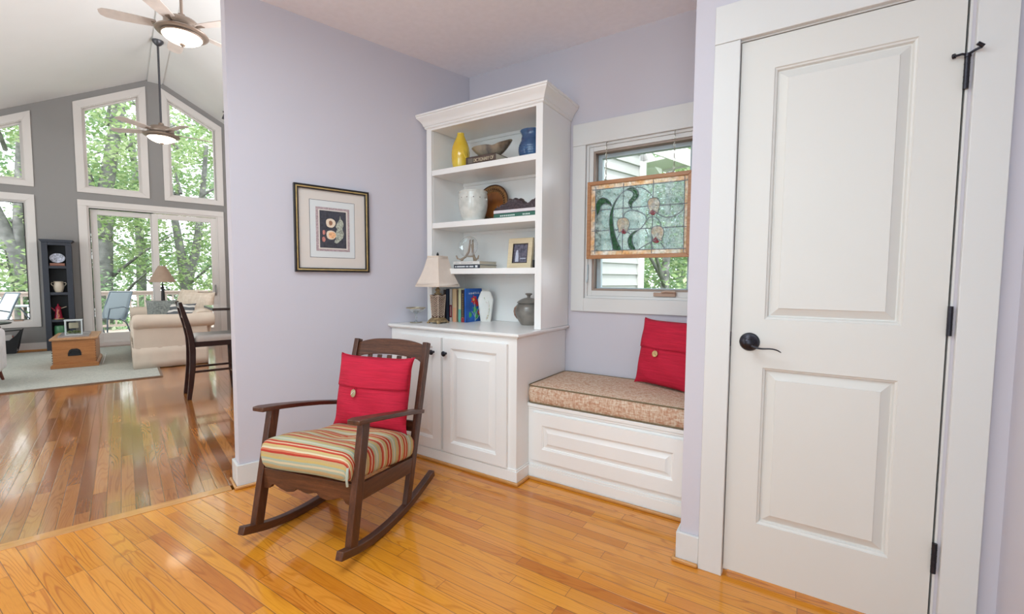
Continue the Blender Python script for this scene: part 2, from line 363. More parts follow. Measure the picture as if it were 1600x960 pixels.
# shared wall between foyer and the big room, with the opening on its left
sw = MB().prism([(-1.5618, 0), (UR, 0), (UR, roof(UR)), (-1.455, roof(-1.455)), (UE, roof(UE)), (UE, H), (-1.5618, H)], 0.0, .115, 'xz')
sw.m = [0]*len(sw.m); sw.m[1] = 1
inliving(struct(sw.build('wall_left', [M['lavender'], M['grey_paint']], smooth=0)))
def wall_holes(mb, x0, x1, z0, z1, y0, y1, holes):
    # boxes around rectangular holes (hx0,hx1,hz0,hz1), sorted by x and not overlapping in x
    x = x0
    for a, b, c, d in sorted(holes):
        if a > x: mb.box(x, a, y0, y1, z0, z1)
        if c > z0: mb.box(a, b, y0, y1, z0, c)
        if d < z1: mb.box(a, b, y0, y1, d, z1)
        x = b
    if x1 > x: mb.box(x, x1, y0, y1, z0, z1)
    return mb
WX0, WX1, WZ0, WZ1 = -1.175, -.475, 1.049, 2.029
struct(wall_holes(MB(), -2.135, .66, 0, H+.05, yb, yb+.13, [(WX0, WX1, WZ0, WZ1)]).build('wall_back', M['lavender'], smooth=0))
DX0, DX1, DZ = -.2165, .4045, 2.052
struct(wall_holes(MB(), -.3722, .66, 0, H, yd, yd+.12, [(DX0, DX1, -.01, DZ)]).build('wall_closet', M['lavender'], smooth=0))
struct(box('wall_alcove', M['lavender'], None, -.3722, -.252, yd+.12, yb, 0, H, smooth=0))
struct(box('wall_right', M['lavender'], None, xr, .66, -3.1, yd, 0, H, smooth=0))
struct(box('wall_rear', M['lavender'], None, -4.3, .66, -3.2, -3.1, 0, H, smooth=0))
k_ = W(UE-.2, 0)
struct(box('wall_entry', M['lavender'], None, k_.x-.12, k_.x, -3.2, k_.y, 0, H, smooth=0))
# big room shell
gw = MB()
holes = [('r', -4.02, -2.99+.005, .46, 2.33)]
def gable_wall():
    mb = MB(); y0, y1 = WF, WF+.13
    def col_(a, b, zs):            # vertical strip from u=a to b, solid between pairs of z functions
        for lo, hi in zs:
            f = lambda q, u: q(u) if callable(q) else q
            mb.prism([(a, f(lo, a)), (b, f(lo, b)), (b, f(hi, b)), (a, f(hi, a))], y0, y1, 'xz')
    col_(UE, -4.02, [(0, roof)])
    col_(-4.02, -3.075, [(0, .46), (2.35, 2.635), (lambda u: roof(u)-.17, roof)])
    col_(-3.075, -2.42, [(0, roof)])
    col_(-2.42, -2.41, [(2.34, roof)])
    col_(-2.41, -1.67, [(2.34, 2.625), (lambda u: roof(u)-.19, roof)])
    col_(-1.67, -1.455, [(2.34, roof)]); col_(-1.455, -1.32, [(2.34, roof)])
    col_(-1.32, -.60, [(2.34, 2.625), (lambda u: roof(u)-.19, roof)])
    col_(-.60, -.59, [(2.34, roof)])
    col_(-.59, UR, [(0, roof)])
    return mb
inliving(struct(gable_wall().build('wall_gable', M['grey_paint'], smooth=0)))
for u0, u1, nm in ((UE-.12, UE, 'wall_far_left'), (UR, UR+.05, 'wall_far_right')):
    inliving(struct(MB().box(u0, u1, .0, WF+.13, 0, roof(UR)).build(nm, M['grey_paint'], smooth=0)))
cl = MB().prism([(UE-.2, roof(UE-.2)), (-1.455, roof(-1.455)), (-1.455, roof(-1.455)+.1), (UE-.2, roof(UE-.2)+.1)], .0, WF+.6, 'xz')
inliving(struct(cl.build('ceiling', M['ceil2'], smooth=0)))
cr_ = MB().prism([(UR+.45, roof(UR+.45)), (-1.455, roof(-1.455)), (-1.455, roof(-1.455)+.1), (UR+.45, roof(UR+.45)+.1)], .0, WF+.6, 'xz')
inliving(struct(cr_.build('ceiling', M['ceil2'], smooth=0)))
inliving(struct(MB().box(-1.555, -1.352, .115, WF, 4.565, 4.60).build('trim_2', M['ceil2'], smooth=0)))
# baseboards
def baseboard(mb, x0, x1, y0, y1, z=.130): mb.prism([(x0, y0), (x1, y0), (x1, y1), (x0, y1)], 0.004, z)
bb = MB(); bb.box(-1.577, -.0, -.015, 0, .0, .130); bb.box(-1.577, -1.5618, 0, .13, 0, .130); bb.box(-1.577, 0, .115, .13, 0, .13)
inliving(struct(bb.build('baseboard_left', M['trim'], bevel=.003)))
sh = MB(); sh.box(-1.590, -.60, -.029, -.0152, 0, .018); sh.box(-1.590, -1.5772, -.0152, .143, 0, .018)
inliving(struct(sh.build('trim_3', M['oaktrim'], bevel=.006)))
bb = MB(); bb.box(-.3872, -.2985, yd-.015, yd, 0, .125); bb.box(-.3872, -.3722, yd, 2.222, 0, .125); bb.box(.4995, xr, yd-.015, yd, 0, .125); bb.box(xr-.015, xr, -3.1, yd-.015, 0, .125)
struct(bb.build('baseboard_closet', M['trim'], bevel=.003))
sh = MB(); sh.box(-.401, -.2985, yd-.029, yd-.0152, 0, .018); sh.box(-.401, -.3874, yd-.0152, 2.205, 0, .018)
struct(sh.build('trim_4', M['oaktrim'], bevel=.006))
bb = MB(); bb.box(UE, -2.515, WF-.015, WF, 0, .125); bb.box(-.495, UR, WF-.015, WF, 0, .125)
inliving(struct(bb.build('baseboard_gable', M['trim2'], bevel=.003)))
sh = MB(); sh.box(UE, -2.515, WF-.03, WF-.0152, 0, .02); sh.box(-.495, UR, WF-.03, WF-.0152, 0, .02)
inliving(struct(sh.build('trim_5', M['oaktrim'])))

# ------------------------------------------------------------------ panelled faces (front looks towards -y)
def rect(x0, x1, z0, z1, y): return [(x0, y, z0), (x1, y, z0), (x1, y, z1), (x0, y, z1)]
def panel_face(mb, x0, x1, z0, z1, y, panels, prof):
    # panels: (px0,px1,pz0,pz1) stacked in z with common sides; prof: (inset, depth)
    xs = (panels[0][0], panels[0][1])
    mb.add(rect(x0, xs[0], z0, z1, y), [(0, 1, 2, 3)]); mb.add(rect(xs[1], x1, z0, z1, y), [(0, 1, 2, 3)])
    z = z0
    for p in sorted(panels, key=lambda q: q[2]):
        mb.add(rect(xs[0], xs[1], z, p[2], y), [(0, 1, 2, 3)]); z = p[3]
        rings = [rect(p[0]+i, p[1]-i, p[2]+i, p[3]-i, y+d) for i, d in prof]
        mb.loops(rings)
    mb.add(rect(xs[0], xs[1], z, z1, y), [(0, 1, 2, 3)])
def slab_back(mb, x0, x1, z0, z1, y, y2):
    mb.add([(x0,y,z0),(x1,y,z0),(x1,y,z1),(x0,y,z1),(x0,y2,z0),(x1,y2,z0),(x1,y2,z1),(x0,y2,z1)], [(4,5,6,7),(0,1,5,4),(1,2,6,5),(2,3,7,6),(3,0,4,7)])
DOORP = [(0, 0), (.003, .004), (.008, .006), (.012, .015), (.016, .0155), (.042, .0035), (.0435, .0012)]
CABP = [(0, 0), (.003, .004), (.009, .0065), (.013, .014), (.017, .014), (.050, .0028), (.052, .0005)]

# ------------------------------------------------------------------ closet door with casing and hardware
d1 = sroot('door_1')
mb = MB(); x0, x1 = -.2085, .3935
panel_face(mb, x0, x1, .026, 2.043, yd, [(-.100, .288, 1.024, 1.931), (-.100, .288, .241, .843)], DOORP)
slab_back(mb, x0, x1, .026, 2.043, yd, yd+.035)
mb.build('door_slab', M['door'], d1, smooth=25)
jb = MB()
jb.box(DX0, DX0+.0055, yd-.002, yd+.12, 0, DZ); jb.box(DX1-.0055, DX1, yd-.002, yd+.12, 0, DZ); jb.box(DX0, DX1, yd-.002, yd+.12, DZ-.006, DZ)
jb.box(DX0+.0055, DX0+.02, yd+.037, yd+.055, 0, DZ); jb.box(DX1-.02, DX1-.0055, yd+.037, yd+.055, 0, DZ); jb.box(DX0, DX1, yd+.037, yd+.055, DZ-.02, DZ)
jb.build('door_jamb', M['trim'], d1, smooth=0)
cs = MB(); cs.box(-.2985, -.2115, yd-.020, yd, .0, 2.051); cs.box(.4125, .4995, yd-.020, yd, .0, 2.051); cs.box(-.2985, .4995, yd-.022, yd, 2.0515, 2.189)
cs.build('door_casing', M['trim'], d1, bevel=.002)
h = MB(); ro = Matrix.Translation((-.146, yd, .937)) @ Matrix.Rotation(R(90), 4, 'X')
h.lathe([(.0345, 0), (.0345, .003), (.031, .008), (.022, .010), (.018, .013), (.0125, .016), (.0125, .040), (.016, .046), (.016, .056), (.010, .060), (0, .0605)], n=40).xf(ro)
hd = h.build('door_handle', M['bronze'], d1)
lv = MB(); lv.strip([(-.146, yd-.052, .934), (-.128, yd-.054, .925), (-.110, yd-.055, .920), (-.088, yd-.055, .922), (-.066, yd-.053, .924), (-.048, yd-.050, .917), (-.040, yd-.048, .910)], [.013, .015, .016, .015, .014, .012, .008], [.012, .010, .0075, .0065, .006, .005, .004], side=(0, 1, 0))
lv.build('lever', M['bronze'], hd, sub=1)
box('strike_plate', M['bronze'], d1, -.2150, -.2088, yd-.004, yd+.004, .915, .972, bevel=.001)
for z0, z1 in ((.236, .334), (1.000, 1.092), (1.744, 1.836)):
    hb = MB(); hb.tube([(.3985, yd-.007, z0), (.3985, yd-.007, z1)], .0068, 12); hb.box(.3935, .4035, yd-.003, yd+.001, z0+.002, z1-.002)
    for zz in (z0+.2*(z1-z0), z0+.4*(z1-z0), z0+.6*(z1-z0), z0+.8*(z1-z0)): hb.tube([(.3985, yd-.007, zz-.0006), (.3985, yd-.007, zz+.0006)], .0074, 12)
    hg = hb.build('hinge', M['bronze'], d1)
ds = MB(); ds.tube([(.3985, yd-.009, 1.836), (.3985, yd-.009, 1.846)], .008, 12)
ds.tube([(.3985, yd-.010, 1.843), (.385, yd-.014, 1.8455), (.368, yd-.012, 1.844)], .0036, 8); ds.tube([(.370, yd-.014, 1.844), (.3655, yd-.011, 1.844)], .0075, 12)
ds.tube([(.3985, yd-.010, 1.843), (.411, yd-.030, 1.846), (.422, yd-.036, 1.848)], .0036, 8); ds.tube([(.424, yd-.040, 1.848), (.410, yd-.044, 1.858)], .0052, 10)
ds.build('hinge_pin_stop', M['bronze'], hg)

# ------------------------------------------------------------------ alcove window
w1 = sroot('window_1')
cs = MB(); cs.box(-1.266, WX0-.001, yb-.020, yb, .962, 2.028); cs.box(WX1+.001, -.3735, yb-.020, yb, .962, 2.028); cs.box(-1.266, -.3735, yb-.022, yb, 2.0285, 2.166); cs.box(WX0-.001, WX1+.001, yb-.020, yb, .962, WZ0)
cs.build('window_casing', M['trim'], w1, bevel=.002)
fr = MB()
def ring(mb, x0, x1, z0, z1, t, y0, y1, tb=None):
    tb = tb or t; mb.box(x0, x0+t, y0, y1, z0, z1); mb.box(x1-t, x1, y0, y1, z0, z1); mb.box(x0+t, x1-t, y0, y1, z0, z0+tb); mb.box(x0+t, x1-t, y0, y1, z1-t, z1)
ring(fr, WX0, WX1, WZ0, WZ1, .016, yb-.004, yb+.13, .016); ring(fr, WX0+.016, WX1-.016, WZ0+.016, WZ1-.016, .027, yb+.006, yb+.05, .033)
fr.build('window_frame', M['trim'], w1, bevel=.0015)
s_ = MB(); ring(s_, WX0+.043, WX1-.043, WZ0+.049, WZ1-.043, .013, yb+.012, yb+.06); s_.build('sash_seal', M['tansash'], w1, bevel=.001)
s_ = MB(); ring(s_, WX0+.050, WX1-.050, WZ0+.056, WZ1-.050, .030, yb+.062, yb+.10, .012); s_.build('outer_sash', M['jamb'], w1, bevel=.001)
box('pane', M['pane'], w1, WX0+.056, WX1-.056, yb+.075, yb+.079, WZ0+.060, WZ1-.056, smooth=0)
ck = MB(); ck.box(-.728, -.600, yb-.012, yb+.004, 1.070, 1.094); ck.tube([(-.68, yb-.014, 1.094), (-.65, yb-.022, 1.100), (-.605, yb-.022, 1.098)], .007, 8); ck.tube([(-.606, yb-.022, 1.098), (-.598, yb-.030, 1.094)], .008, 8)
ck.build('crank_handle', M['tan'], w1, bevel=.002)
lk = MB(); lk.box(-1.159, -1.153, yb-.008, yb+.004, 1.165, 1.265); lk.tube([(-1.156, yb-.010, 1.168), (-1.156, yb-.016, 1.150)], .005, 8); lk.build('window_latch', M['jamb'], w1)

# stained glass panel hung on two chains
sg = thing('stained_glass_panel', 'stained glass panel of three tulips hanging in an oak frame before the alcove window', 'stained glass', (-.8325, 2.671, 1.300))
ox, oz = -.8325, 1.300
P0 = lambda x, z, y=0: (x-ox, y, z-oz)
fm = MB()
for a, b in (((-.3145, 0), (.3145, 0)), ((.3145, 0), (.3145, .4835)), ((.3145, .4835), (-.3145, .4835)), ((-.3145, .4835), (-.3145, 0))): pass
t_ = .0235
fm.prism([(-.3145, 0), (.3145, 0), (.3145-t_, t_), (-.3145+t_, t_)], -.011, .011, 'xz'); fm.prism([(-.3145, .4835), (.3145, .4835), (.3145-t_, .4835-t_), (-.3145+t_, .4835-t_)], -.011, .011, 'xz')
fm.prism([(-.3145, 0), (-.3145+t_, t_), (-.3145+t_, .4835-t_), (-.3145, .4835)], -.011, .011, 'xz'); fm.prism([(.3145, 0), (.3145-t_, t_), (.3145-t_, .4835-t_), (.3145, .4835)], -.011, .011, 'xz')
fm.build('frame', M['oakframe'], sg, bevel=.002)
MB().box(-.264, .272, -.0015, .0015, .05, .432).build('clear_glass', M['ag_clear'], sg, smooth=0)
bd = MB(); bd.box(-.291, .291, -.0015, .0015, .0235, .0495); bd.box(-.291, .291, -.0015, .0015, .4325, .460); bd.box(-.291, -.2645, -.0015, .0015, .05, .432); bd.box(.2725, .291, -.0015, .0015, .05, .432)
bd.build('border_glass', M['ag_amber'], sg, smooth=0)
LEAFS = [[[-1.0918, 1.6308], [-1.0856, 1.6552], [-1.066, 1.6751], [-1.043, 1.6792], [-1.0167, 1.6676], [-0.9936, 1.6441], [-0.9886, 1.6223], [-1.003, 1.6327], [-1.0259, 1.6407], [-1.0455, 1.6362], [-1.0583, 1.6187], [-1.0645, 1.5975], [-1.0773, 1.5723], [-1.084, 1.5741]], [[-0.939, 1.6816], [-0.965, 1.6537], [-0.9865, 1.6099], [-0.9985, 1.5679], [-1.0008, 1.5251], [-0.9966, 1.4756], [-0.9891, 1.4259], [-0.9785, 1.3823], [-0.9682, 1.3542], [-0.9217, 1.3528], [-0.947, 1.4087], [-0.9641, 1.4616], [-0.9735, 1.5111], [-0.9771, 1.5603], [-0.9736, 1.6088], [-0.9586, 1.6501]], [[-0.8973, 1.7135], [-0.8668, 1.7241], [-0.8392, 1.7135], [-0.8224, 1.6882], [-0.823, 1.6647], [-0.8407, 1.6456], [-0.8584, 1.6264], [-0.8626, 1.5952], [-0.8766, 1.616], [-0.8832, 1.6375], [-0.8713, 1.6543], [-0.8547, 1.6736], [-0.8569, 1.6916], [-0.8756, 1.7054]], [[-0.8182, 1.4659], [-0.8424, 1.4601], [-0.8664, 1.4415], [-0.8806, 1.415], [-0.8787, 1.3848], [-0.8644, 1.3529], [-0.8337, 1.3519], [-0.8453, 1.3775], [-0.8533, 1.4078], [-0.8491, 1.4377], [-0.8361, 1.452]]]
STEMS = [[[-0.8973, 1.7135], [-0.9219, 1.6998], [-0.939, 1.6816]], [[-0.8395, 1.7236], [-0.8063, 1.7171], [-0.7762, 1.6982], [-0.7522, 1.6755], [-0.7371, 1.6537]], [[-0.9123, 1.5496], [-0.9034, 1.5731], [-0.8821, 1.5865], [-0.8514, 1.5871], [-0.8149, 1.5754], [-0.7876, 1.5586], [-0.7754, 1.546], [-0.772, 1.5281]], [[-0.8182, 1.4659], [-0.7947, 1.4854], [-0.7746, 1.5136], [-0.7575, 1.5359], [-0.7313, 1.54], [-0.7079, 1.5296], [-0.693, 1.5084], [-0.6866, 1.482]], [[-0.7145, 1.562], [-0.6853, 1.5425], [-0.6511, 1.5315], [-0.6177, 1.5348], [-0.5878, 1.5497], [-0.5613, 1.5729]], [[-0.9321, 1.4508], [-0.9535, 1.4121], [-0.9779, 1.3545]], [[-0.7392, 1.3942], [-0.7741, 1.3749], [-0.8155, 1.3514]], [[-0.684, 1.3862], [-0.662, 1.3506]], [[-0.7435, 1.5642], [-0.7667, 1.5542]], [[-0.8885, 1.4637], [-0.8677, 1.4446]]]
LINES = [[[-1.1172, 1.7329], [-0.5364, 1.732]], [[-1.1148, 1.6058], [-0.5353, 1.6026]], [[-1.1158, 1.4757], [-0.5369, 1.4731]], [[-1.1169, 1.3506], [-0.5359, 1.3483]], [[-1.0941, 1.7523], [-1.0928, 1.3328]], [[-0.9156, 1.7543], [-0.915, 1.3343]], [[-0.7356, 1.7548], [-0.7375, 1.3266]], [[-0.5611, 1.7543], [-0.557, 1.3275]]]
TULIPS = [[[-0.9161, 1.5469], [-0.8948, 1.5444], [-0.8791, 1.5296], [-0.8729, 1.5095], [-0.8762, 1.4875], [-0.8835, 1.4707], [-0.8825, 1.4582], [-0.8967, 1.4605], [-0.9106, 1.4721], [-0.9239, 1.4619], [-0.9415, 1.4588], [-0.9399, 1.4737], [-0.9462, 1.4941], [-0.9506, 1.5143], [-0.9451, 1.5339], [-0.9336, 1.5441]], [[-0.7348, 1.6506], [-0.715, 1.6478], [-0.7004, 1.6327], [-0.6946, 1.6126], [-0.6976, 1.5909], [-0.7042, 1.5742], [-0.7032, 1.5618], [-0.7165, 1.5643], [-0.7293, 1.5762], [-0.7417, 1.5662], [-0.7579, 1.5635], [-0.7565, 1.5783], [-0.7624, 1.5986], [-0.7666, 1.6188], [-0.7616, 1.6382], [-0.751, 1.6482]], [[-0.7093, 1.4845], [-0.6887, 1.4823], [-0.6735, 1.4681], [-0.6675, 1.4489], [-0.6706, 1.4277], [-0.6776, 1.4115], [-0.6765, 1.3995], [-0.6903, 1.4015], [-0.7037, 1.4126], [-0.7166, 1.4027], [-0.7335, 1.3995], [-0.732, 1.4139], [-0.7382, 1.4334], [-0.7425, 1.4528], [-0.7373, 1.4717], [-0.7262, 1.4816]]]
TIPS = [[[-0.926, 1.4626], [-0.9095, 1.4799], [-0.8884, 1.4564], [-0.9006, 1.4474], [-0.9164, 1.4518]], [[-0.7541, 1.5649], [-0.7353, 1.5839], [-0.7156, 1.5621], [-0.7286, 1.5485], [-0.7432, 1.5525]], [[-0.7336, 1.4028], [-0.7137, 1.4206], [-0.6928, 1.3924], [-0.7041, 1.3852], [-0.7245, 1.3878]]]
MIDS = [[[-0.911, 1.5483], [-0.9147, 1.5196], [-0.9057, 1.4779]], [[-0.7295, 1.6501], [-0.7263, 1.618], [-0.7336, 1.5838]], [[-0.6865, 1.4791], [-0.6915, 1.4533], [-0.712, 1.4223]]]
def smoothline(pts, n=5, closed=False):
    pts = [Vector((p[0], p[1])) for p in pts]; out = []; N = len(pts)
    rng = range(N if closed else N-1)
    for i in rng:
        p0 = pts[(i-1) % N] if closed or i > 0 else pts[0]; p1 = pts[i]; p2 = pts[(i+1) % N]; p3 = pts[(i+2) % N] if closed or i+2 < N else pts[-1]
        for k in range(n):
            t = k/n; out.append(.5*((2*p1)+(-p0+p2)*t+(2*p0-5*p1+4*p2-p3)*t*t+(-p0+3*p1-3*p2+p3)*t**3))
    if not closed: out.append(pts[-1])
    return out
for pl in LEAFS:
    q = smoothline(pl, 3, True); MB().prism([(p.x-ox, p.y-oz) for p in q], -.0035, .0035, 'xz').build('leaf_glass', M['ag_green'], sg, smooth=0)
for pl, tp in zip(TULIPS, TIPS):
    q = smoothline(pl, 3, True); fo = MB().prism([(p.x-ox, p.y-oz) for p in q], -.0035, .0035, 'xz').build('flower_glass', M['ag_cream'], sg, smooth=0)
    MB().prism([(p[0]-ox, p[1]-oz) for p in tp], -.0045, .0045, 'xz').build('flower_base_glass', M['ag_red'], fo, smooth=0)
ld = MB()
for pl in LINES: ld.tube([P0(*p) for p in pl], .0028, 6)
for pl in STEMS+MIDS: ld.tube([P0(p.x, p.y) for p in smoothline(pl, 4)], .0028, 6)
for pl in TULIPS+LEAFS:
    q = smoothline(pl, 3, True); ld.tube([P0(p.x, p.y, -.003) for p in q+[q[0]]], .0022, 5)
ld.build('lead_came', M['lead'], sg)
for cx in (-.1965, .2105):
    ch = MB()
    n_ = 11
    for i in range(n_):
        z = .483+(.232)*(i+.5)/n_; pts = [(cx+(0.0045*math.cos(a) if i % 2 else 0), (0 if i % 2 else .0045*math.cos(a)), z+.0125*math.sin(a)) for a in [2*math.pi*k/8 for k in range(9)]]
        ch.tube(pts, .0016, 5, caps=False)
    ch.tube([(cx, .0, .712), (cx, .016, .722), (cx, .019, .726)], .002, 6)
    ch.build('hanging_chain', M['chain'], sg)

# ------------------------------------------------------------------ lower cabinet, worktop, bookcase
def lx(y, gap=.004): return KX - (KY-y)*math.tan(T) + gap/math.cos(T)     # x of the left wall face at depth y
LC = thing('base_cabinet', 'white built-in base cabinet with two raised-panel doors and black knobs', 'cabinet', (-1.82, 2.4, 0))
def rel(mb, o): return mb.xf(Matrix.Translation(-Vector(o.location)))
yl = 2.089
cb_ = MB().prism([(lx(yl), yl), (-1.308, yl), (-1.308, yb-.003), (lx(yb-.003), yb-.003)], 0.003, .834)
rel(cb_, LC).build('carcass', M['cab'], LC, bevel=.0015)
bs = MB(); bs.prism([(lx(yl-.010), yl-.011), (-1.297, yl-.011), (-1.297, 2.221), (-1.3078, 2.221), (-1.3078, yl-.0005), (lx(yl), yl-.0005)], .003, .076)
bs.prism([(lx(yl-.007), yl-.007), (-1.301, yl-.007), (-1.301, 2.221), (-1.3078, 2.221), (-1.3078, yl-.0005), (lx(yl), yl-.0005)], .076, .086)
rel(bs, LC).build('base_moulding', M['cab'], LC, bevel=.002)
for x0, x1, kx, hx in ((-2.228, -1.856, -1.908, -2.228), (-1.836, -1.364, -1.806, -1.364)):
    mb = MB(); panel_face(mb, x0, x1, .089, .800, yl-.020, [(x0+.060, x1-.070 if x1 > -1.5 else x1-.066, .149, .742)], CABP); slab_back(mb, x0, x1, .089, .800, yl-.020, yl-.001)
    dr = rel(mb, LC).build('door', M['cab'], LC, smooth=25)
    kb = MB().lathe([(.008, 0), (.006, .006), (.006, .012), (.012, .017), (.0165, .022), (.0165, .026), (.012, .0305), (0, .032)], n=24).xf(Matrix.Translation((kx-.006, yl-.020, .708)) @ Matrix.Rotation(R(90), 4, 'X'))
    rel(kb, LC).build('knob', M['bronze'], dr)
sm_ = MB(); sm_.prism([(-2.12, yl-.0262), (-1.2812, yl-.0262), (-1.2812, 2.189), (-1.2968, 2.189), (-1.2968, yl-.0112), (-2.12, yl-.0112)], 0, .017)
sm_.box(-1.2968, -.402, 2.189, 2.2045, 0, .017)
struct(sm_.build('trim_6', M['oaktrim'], bevel=.005))
CT = MB()
for o_, za, zb in ((.0, .835, .8385), (.009, .8385, .846), (.014, .846, .849), (.023, .849, .8625), (.020, .8625, .8645)):
    yy = yl-.003-o_; CT.prism([(lx(yy), yy), (-1.305+o_, yy), (-1.305+o_, yb-.003), (lx(yb-.003), yb-.003)], za, zb)
ct = CT.build('worktop', M['cab'], None, bevel=.001); tag(ct, 'white moulded worktop on the base cabinet under the bookcase', 'worktop')
# upper bookcase
UB = thing('bookcase', 'tall white open bookcase with crown moulding and three shelves, built in the corner', 'bookcase', (-1.75, 2.5, .865))
yu, bx0, bx1, ybk = 2.328, -2.2105, -1.290, 2.655
Z0 = .8655
def part(mb, name, mat='cab', bevel=.0015, par=None, smooth=40): return rel(mb, UB).build(name, M[mat], par or UB, bevel=bevel, smooth=smooth)
yw = KY-(KX-.0-bx0)/math.tan(T)     # where the wall meets x=bx0
pl = MB().prism([(-2.166, yu+.019), (bx0+.001, yu+.019), (bx0+.001, yw-.016), (lx(yb-.004), yb-.004), (lx(yb-.004)+.012, yb-.004), (-2.150, ybk-.02), (-2.166, 2.50)], Z0, 2.20); part(pl, 'side_panel')
pr_ = MB().box(-1.334, bx1-.0005, yu+.019, yb-.004, Z0, 2.20); part(pr_, 'side_panel')
part(MB().box(-2.146, -1.3345, ybk, ybk+.012, Z0, 2.20), 'back_panel')
part(MB().prism([(-2.165, yu+.02), (-1.3345, yu+.02), (-1.3345, ybk-.001), (-2.145, ybk-.001)], 2.190, 2.2), 'top_panel')
ff = MB(); ff.box(bx0, -2.1665, yu, yu+.0185, Z0, 2.222); ff.box(-1.3355, bx1, yu, yu+.0185, Z0, 2.222); ff.box(-2.1665, -1.3355, yu, yu+.0185, 2.187, 2.222)
part(ff, 'face_frame', bevel=.001)
vl = MB(); vl.box(-2.14, -1.336, ybk-.014, ybk-.0005, 2.168, 2.1895); part(vl, 'back_moulding')
for zt in (1.9157, 1.5541, 1.2384):
    s_ = MB().prism([(-2.164, yu+.003), (-1.336, yu+.003), (-1.336, ybk-.001), (-2.147, ybk-.001), (-2.1625, 2.50)], zt-.037, zt); sh_ = part(s_, 'shelf')
    c_ = MB().box(-2.14, -1.336, ybk-.014, ybk-.001, zt-.058, zt-.0375); part(c_, 'cleat', par=sh_)
cp = [(0, 2.2), (.004, 2.2), (.010, 2.206), (.010, 2.214), (.016, 2.218), (.020, 2.232), (.030, 2.248), (.044, 2.262), (.050, 2.270), (.050, 2.277), (.056, 2.280), (.056, 2.291), (0, 2.291)]
cr = MB(); rings = []
for o_, z in cp:
    x0_ = max(bx0-o_, -9); y_ = yu-o_; rings.append([(max(bx0-o_, lx(y_)), y_, z), (bx1+o_, y_, z), (bx1+o_, yb-.004, z), (lx(yb-.004), yb-.004, z), (max(bx0-o_, lx(y_)) , min(yw, yb) if bx0-o_ > lx(y_) else y_+.01, z)])
cr.loops(rings, cap0=True, cap1=True); part(cr, 'crown_moulding', smooth=20, bevel=0)

# ------------------------------------------------------------------ window seat
ys = 2.222; WS = thing('window_seat', 'white built-in window seat box with a long raised panel', 'bench', (-.84, 2.46, 0))
b_ = MB().box(-1.3075, -.3735, ys, yb-.003, .003, .425); rel(b_, WS).build('box', M['cab'], WS, bevel=.0015)
b_ = MB().box(-1.3075, -.3880, ys-.012, yb-.003, .4255, .447); b_.box(-1.3075, -.3880, ys-.006, ys-.0002, .412, .4255); rel(b_, WS).build('ledge', M['cab'], WS, bevel=.004)
mb = MB(); panel_face(mb, -1.270, -.415, .117, .398, ys-.018, [(-1.208, -.477, .188, .328)], [(0, 0), (.003, .004), (.008, .006), (.011, .012), (.014, .012), (.036, .0025), (.038, .0006)]); slab_back(mb, -1.270, -.415, .117, .398, ys-.018, ys-.0005)
rel(mb, WS).build('front_panel', M['cab'], WS, smooth=25)
b_ = MB().box(-1.2965, -.3880, ys-.0125, ys-.0004, .003, .072); b_.box(-1.2965, -.3880, ys-.009, ys-.0004, .072, .084); rel(b_, WS).build('base_moulding', M['cab'], WS, bevel=.002)
# seat cushion: rounded box with piping
def rbox_ring(x0, x1, y0, y1, z, r, n=5):
    out = []
    for cx, cy, a0 in ((x1-r, y0+r, -90), (x1-r, y1-r, 0), (x0+r, y1-r, 90), (x0+r, y0+r, 180)):
        for k in range(n+1):
            a = R(a0+90*k/n); out.append((cx+r*math.cos(a), cy+r*math.sin(a), z))
    return out
SC = thing('seat_cushion', 'orange and tan tweed box cushion with olive piping on the window seat', 'cushion', (-.84, 2.46, .449))
def cush(mb, x0, x1, y0, y1, z0, z1, r=.03, e=.006, crown=.012):
    rs = []
    for z, i in ((z0, e*1.0), (z0+.006, 0), (z0+.03, -.004), ((z0+z1)/2, -.006), (z1-.03, -.004), (z1-.006, 0), (z1, e)): rs.append(rbox_ring(x0+i, x1-i, y0+i, y1-i, z, r))
    for k in (.02, .05, .10): rs.append(rbox_ring(x0+k, x1-k, y0+k, y1-k, z1+crown*min(1, k/.08), r))
    mb.loops(rs, True, True)
c0 = (-1.312+.007, -.380, 2.209, 2.700)
mb = MB(); cush(mb, *c0, .4485, .552); rel(mb, SC).build('cover', M['tweed'], SC, smooth=50)
for z in (.551, .454):
    pp = rbox_ring(c0[0]-.001, c0[1]+.001, c0[2]-.001, c0[3]+.001, z, .03); mb = MB().tube(pp+[pp[0]], .0036, 6, caps=False); rel(mb, SC).build('piping', M['piping'], SC)

# ------------------------------------------------------------------ scatter pillows
def pillow_mb(w, h, t, seed=0, sag=.075, nx=28, nz=28, cr=.035, wr=.009):
    rnd = random.Random(seed); ph = [rnd.uniform(0, 6.28) for _ in range(6)]; mb = MB()
    def pt(side):
        def f(i, j):
            u, v = 2*i-1, 2*j-1
            x = u*w/2*(1-sag*(1-abs(v)**5)*abs(u)**3); z = v*h/2*(1-sag*(1-abs(u)**5)*abs(v)**3)
            th = t/2*max(0, 1-abs(u)**2.6)**.55*max(0, 1-abs(v)**2.6)**.55
            wrk = wr*(math.sin(5*u+3*v+ph[0])*math.sin(4*v+ph[1])+.6*math.sin(11*(u+v)+ph[2])*abs(u*v))*max(0, 1-u**4)*max(0, 1-v**4)
            return (x, side*(th+wrk), z+h/2)
        return f
    mb.grid(pt(-1), nx, nz); mb.grid(pt(1), nx, nz); return mb, pt
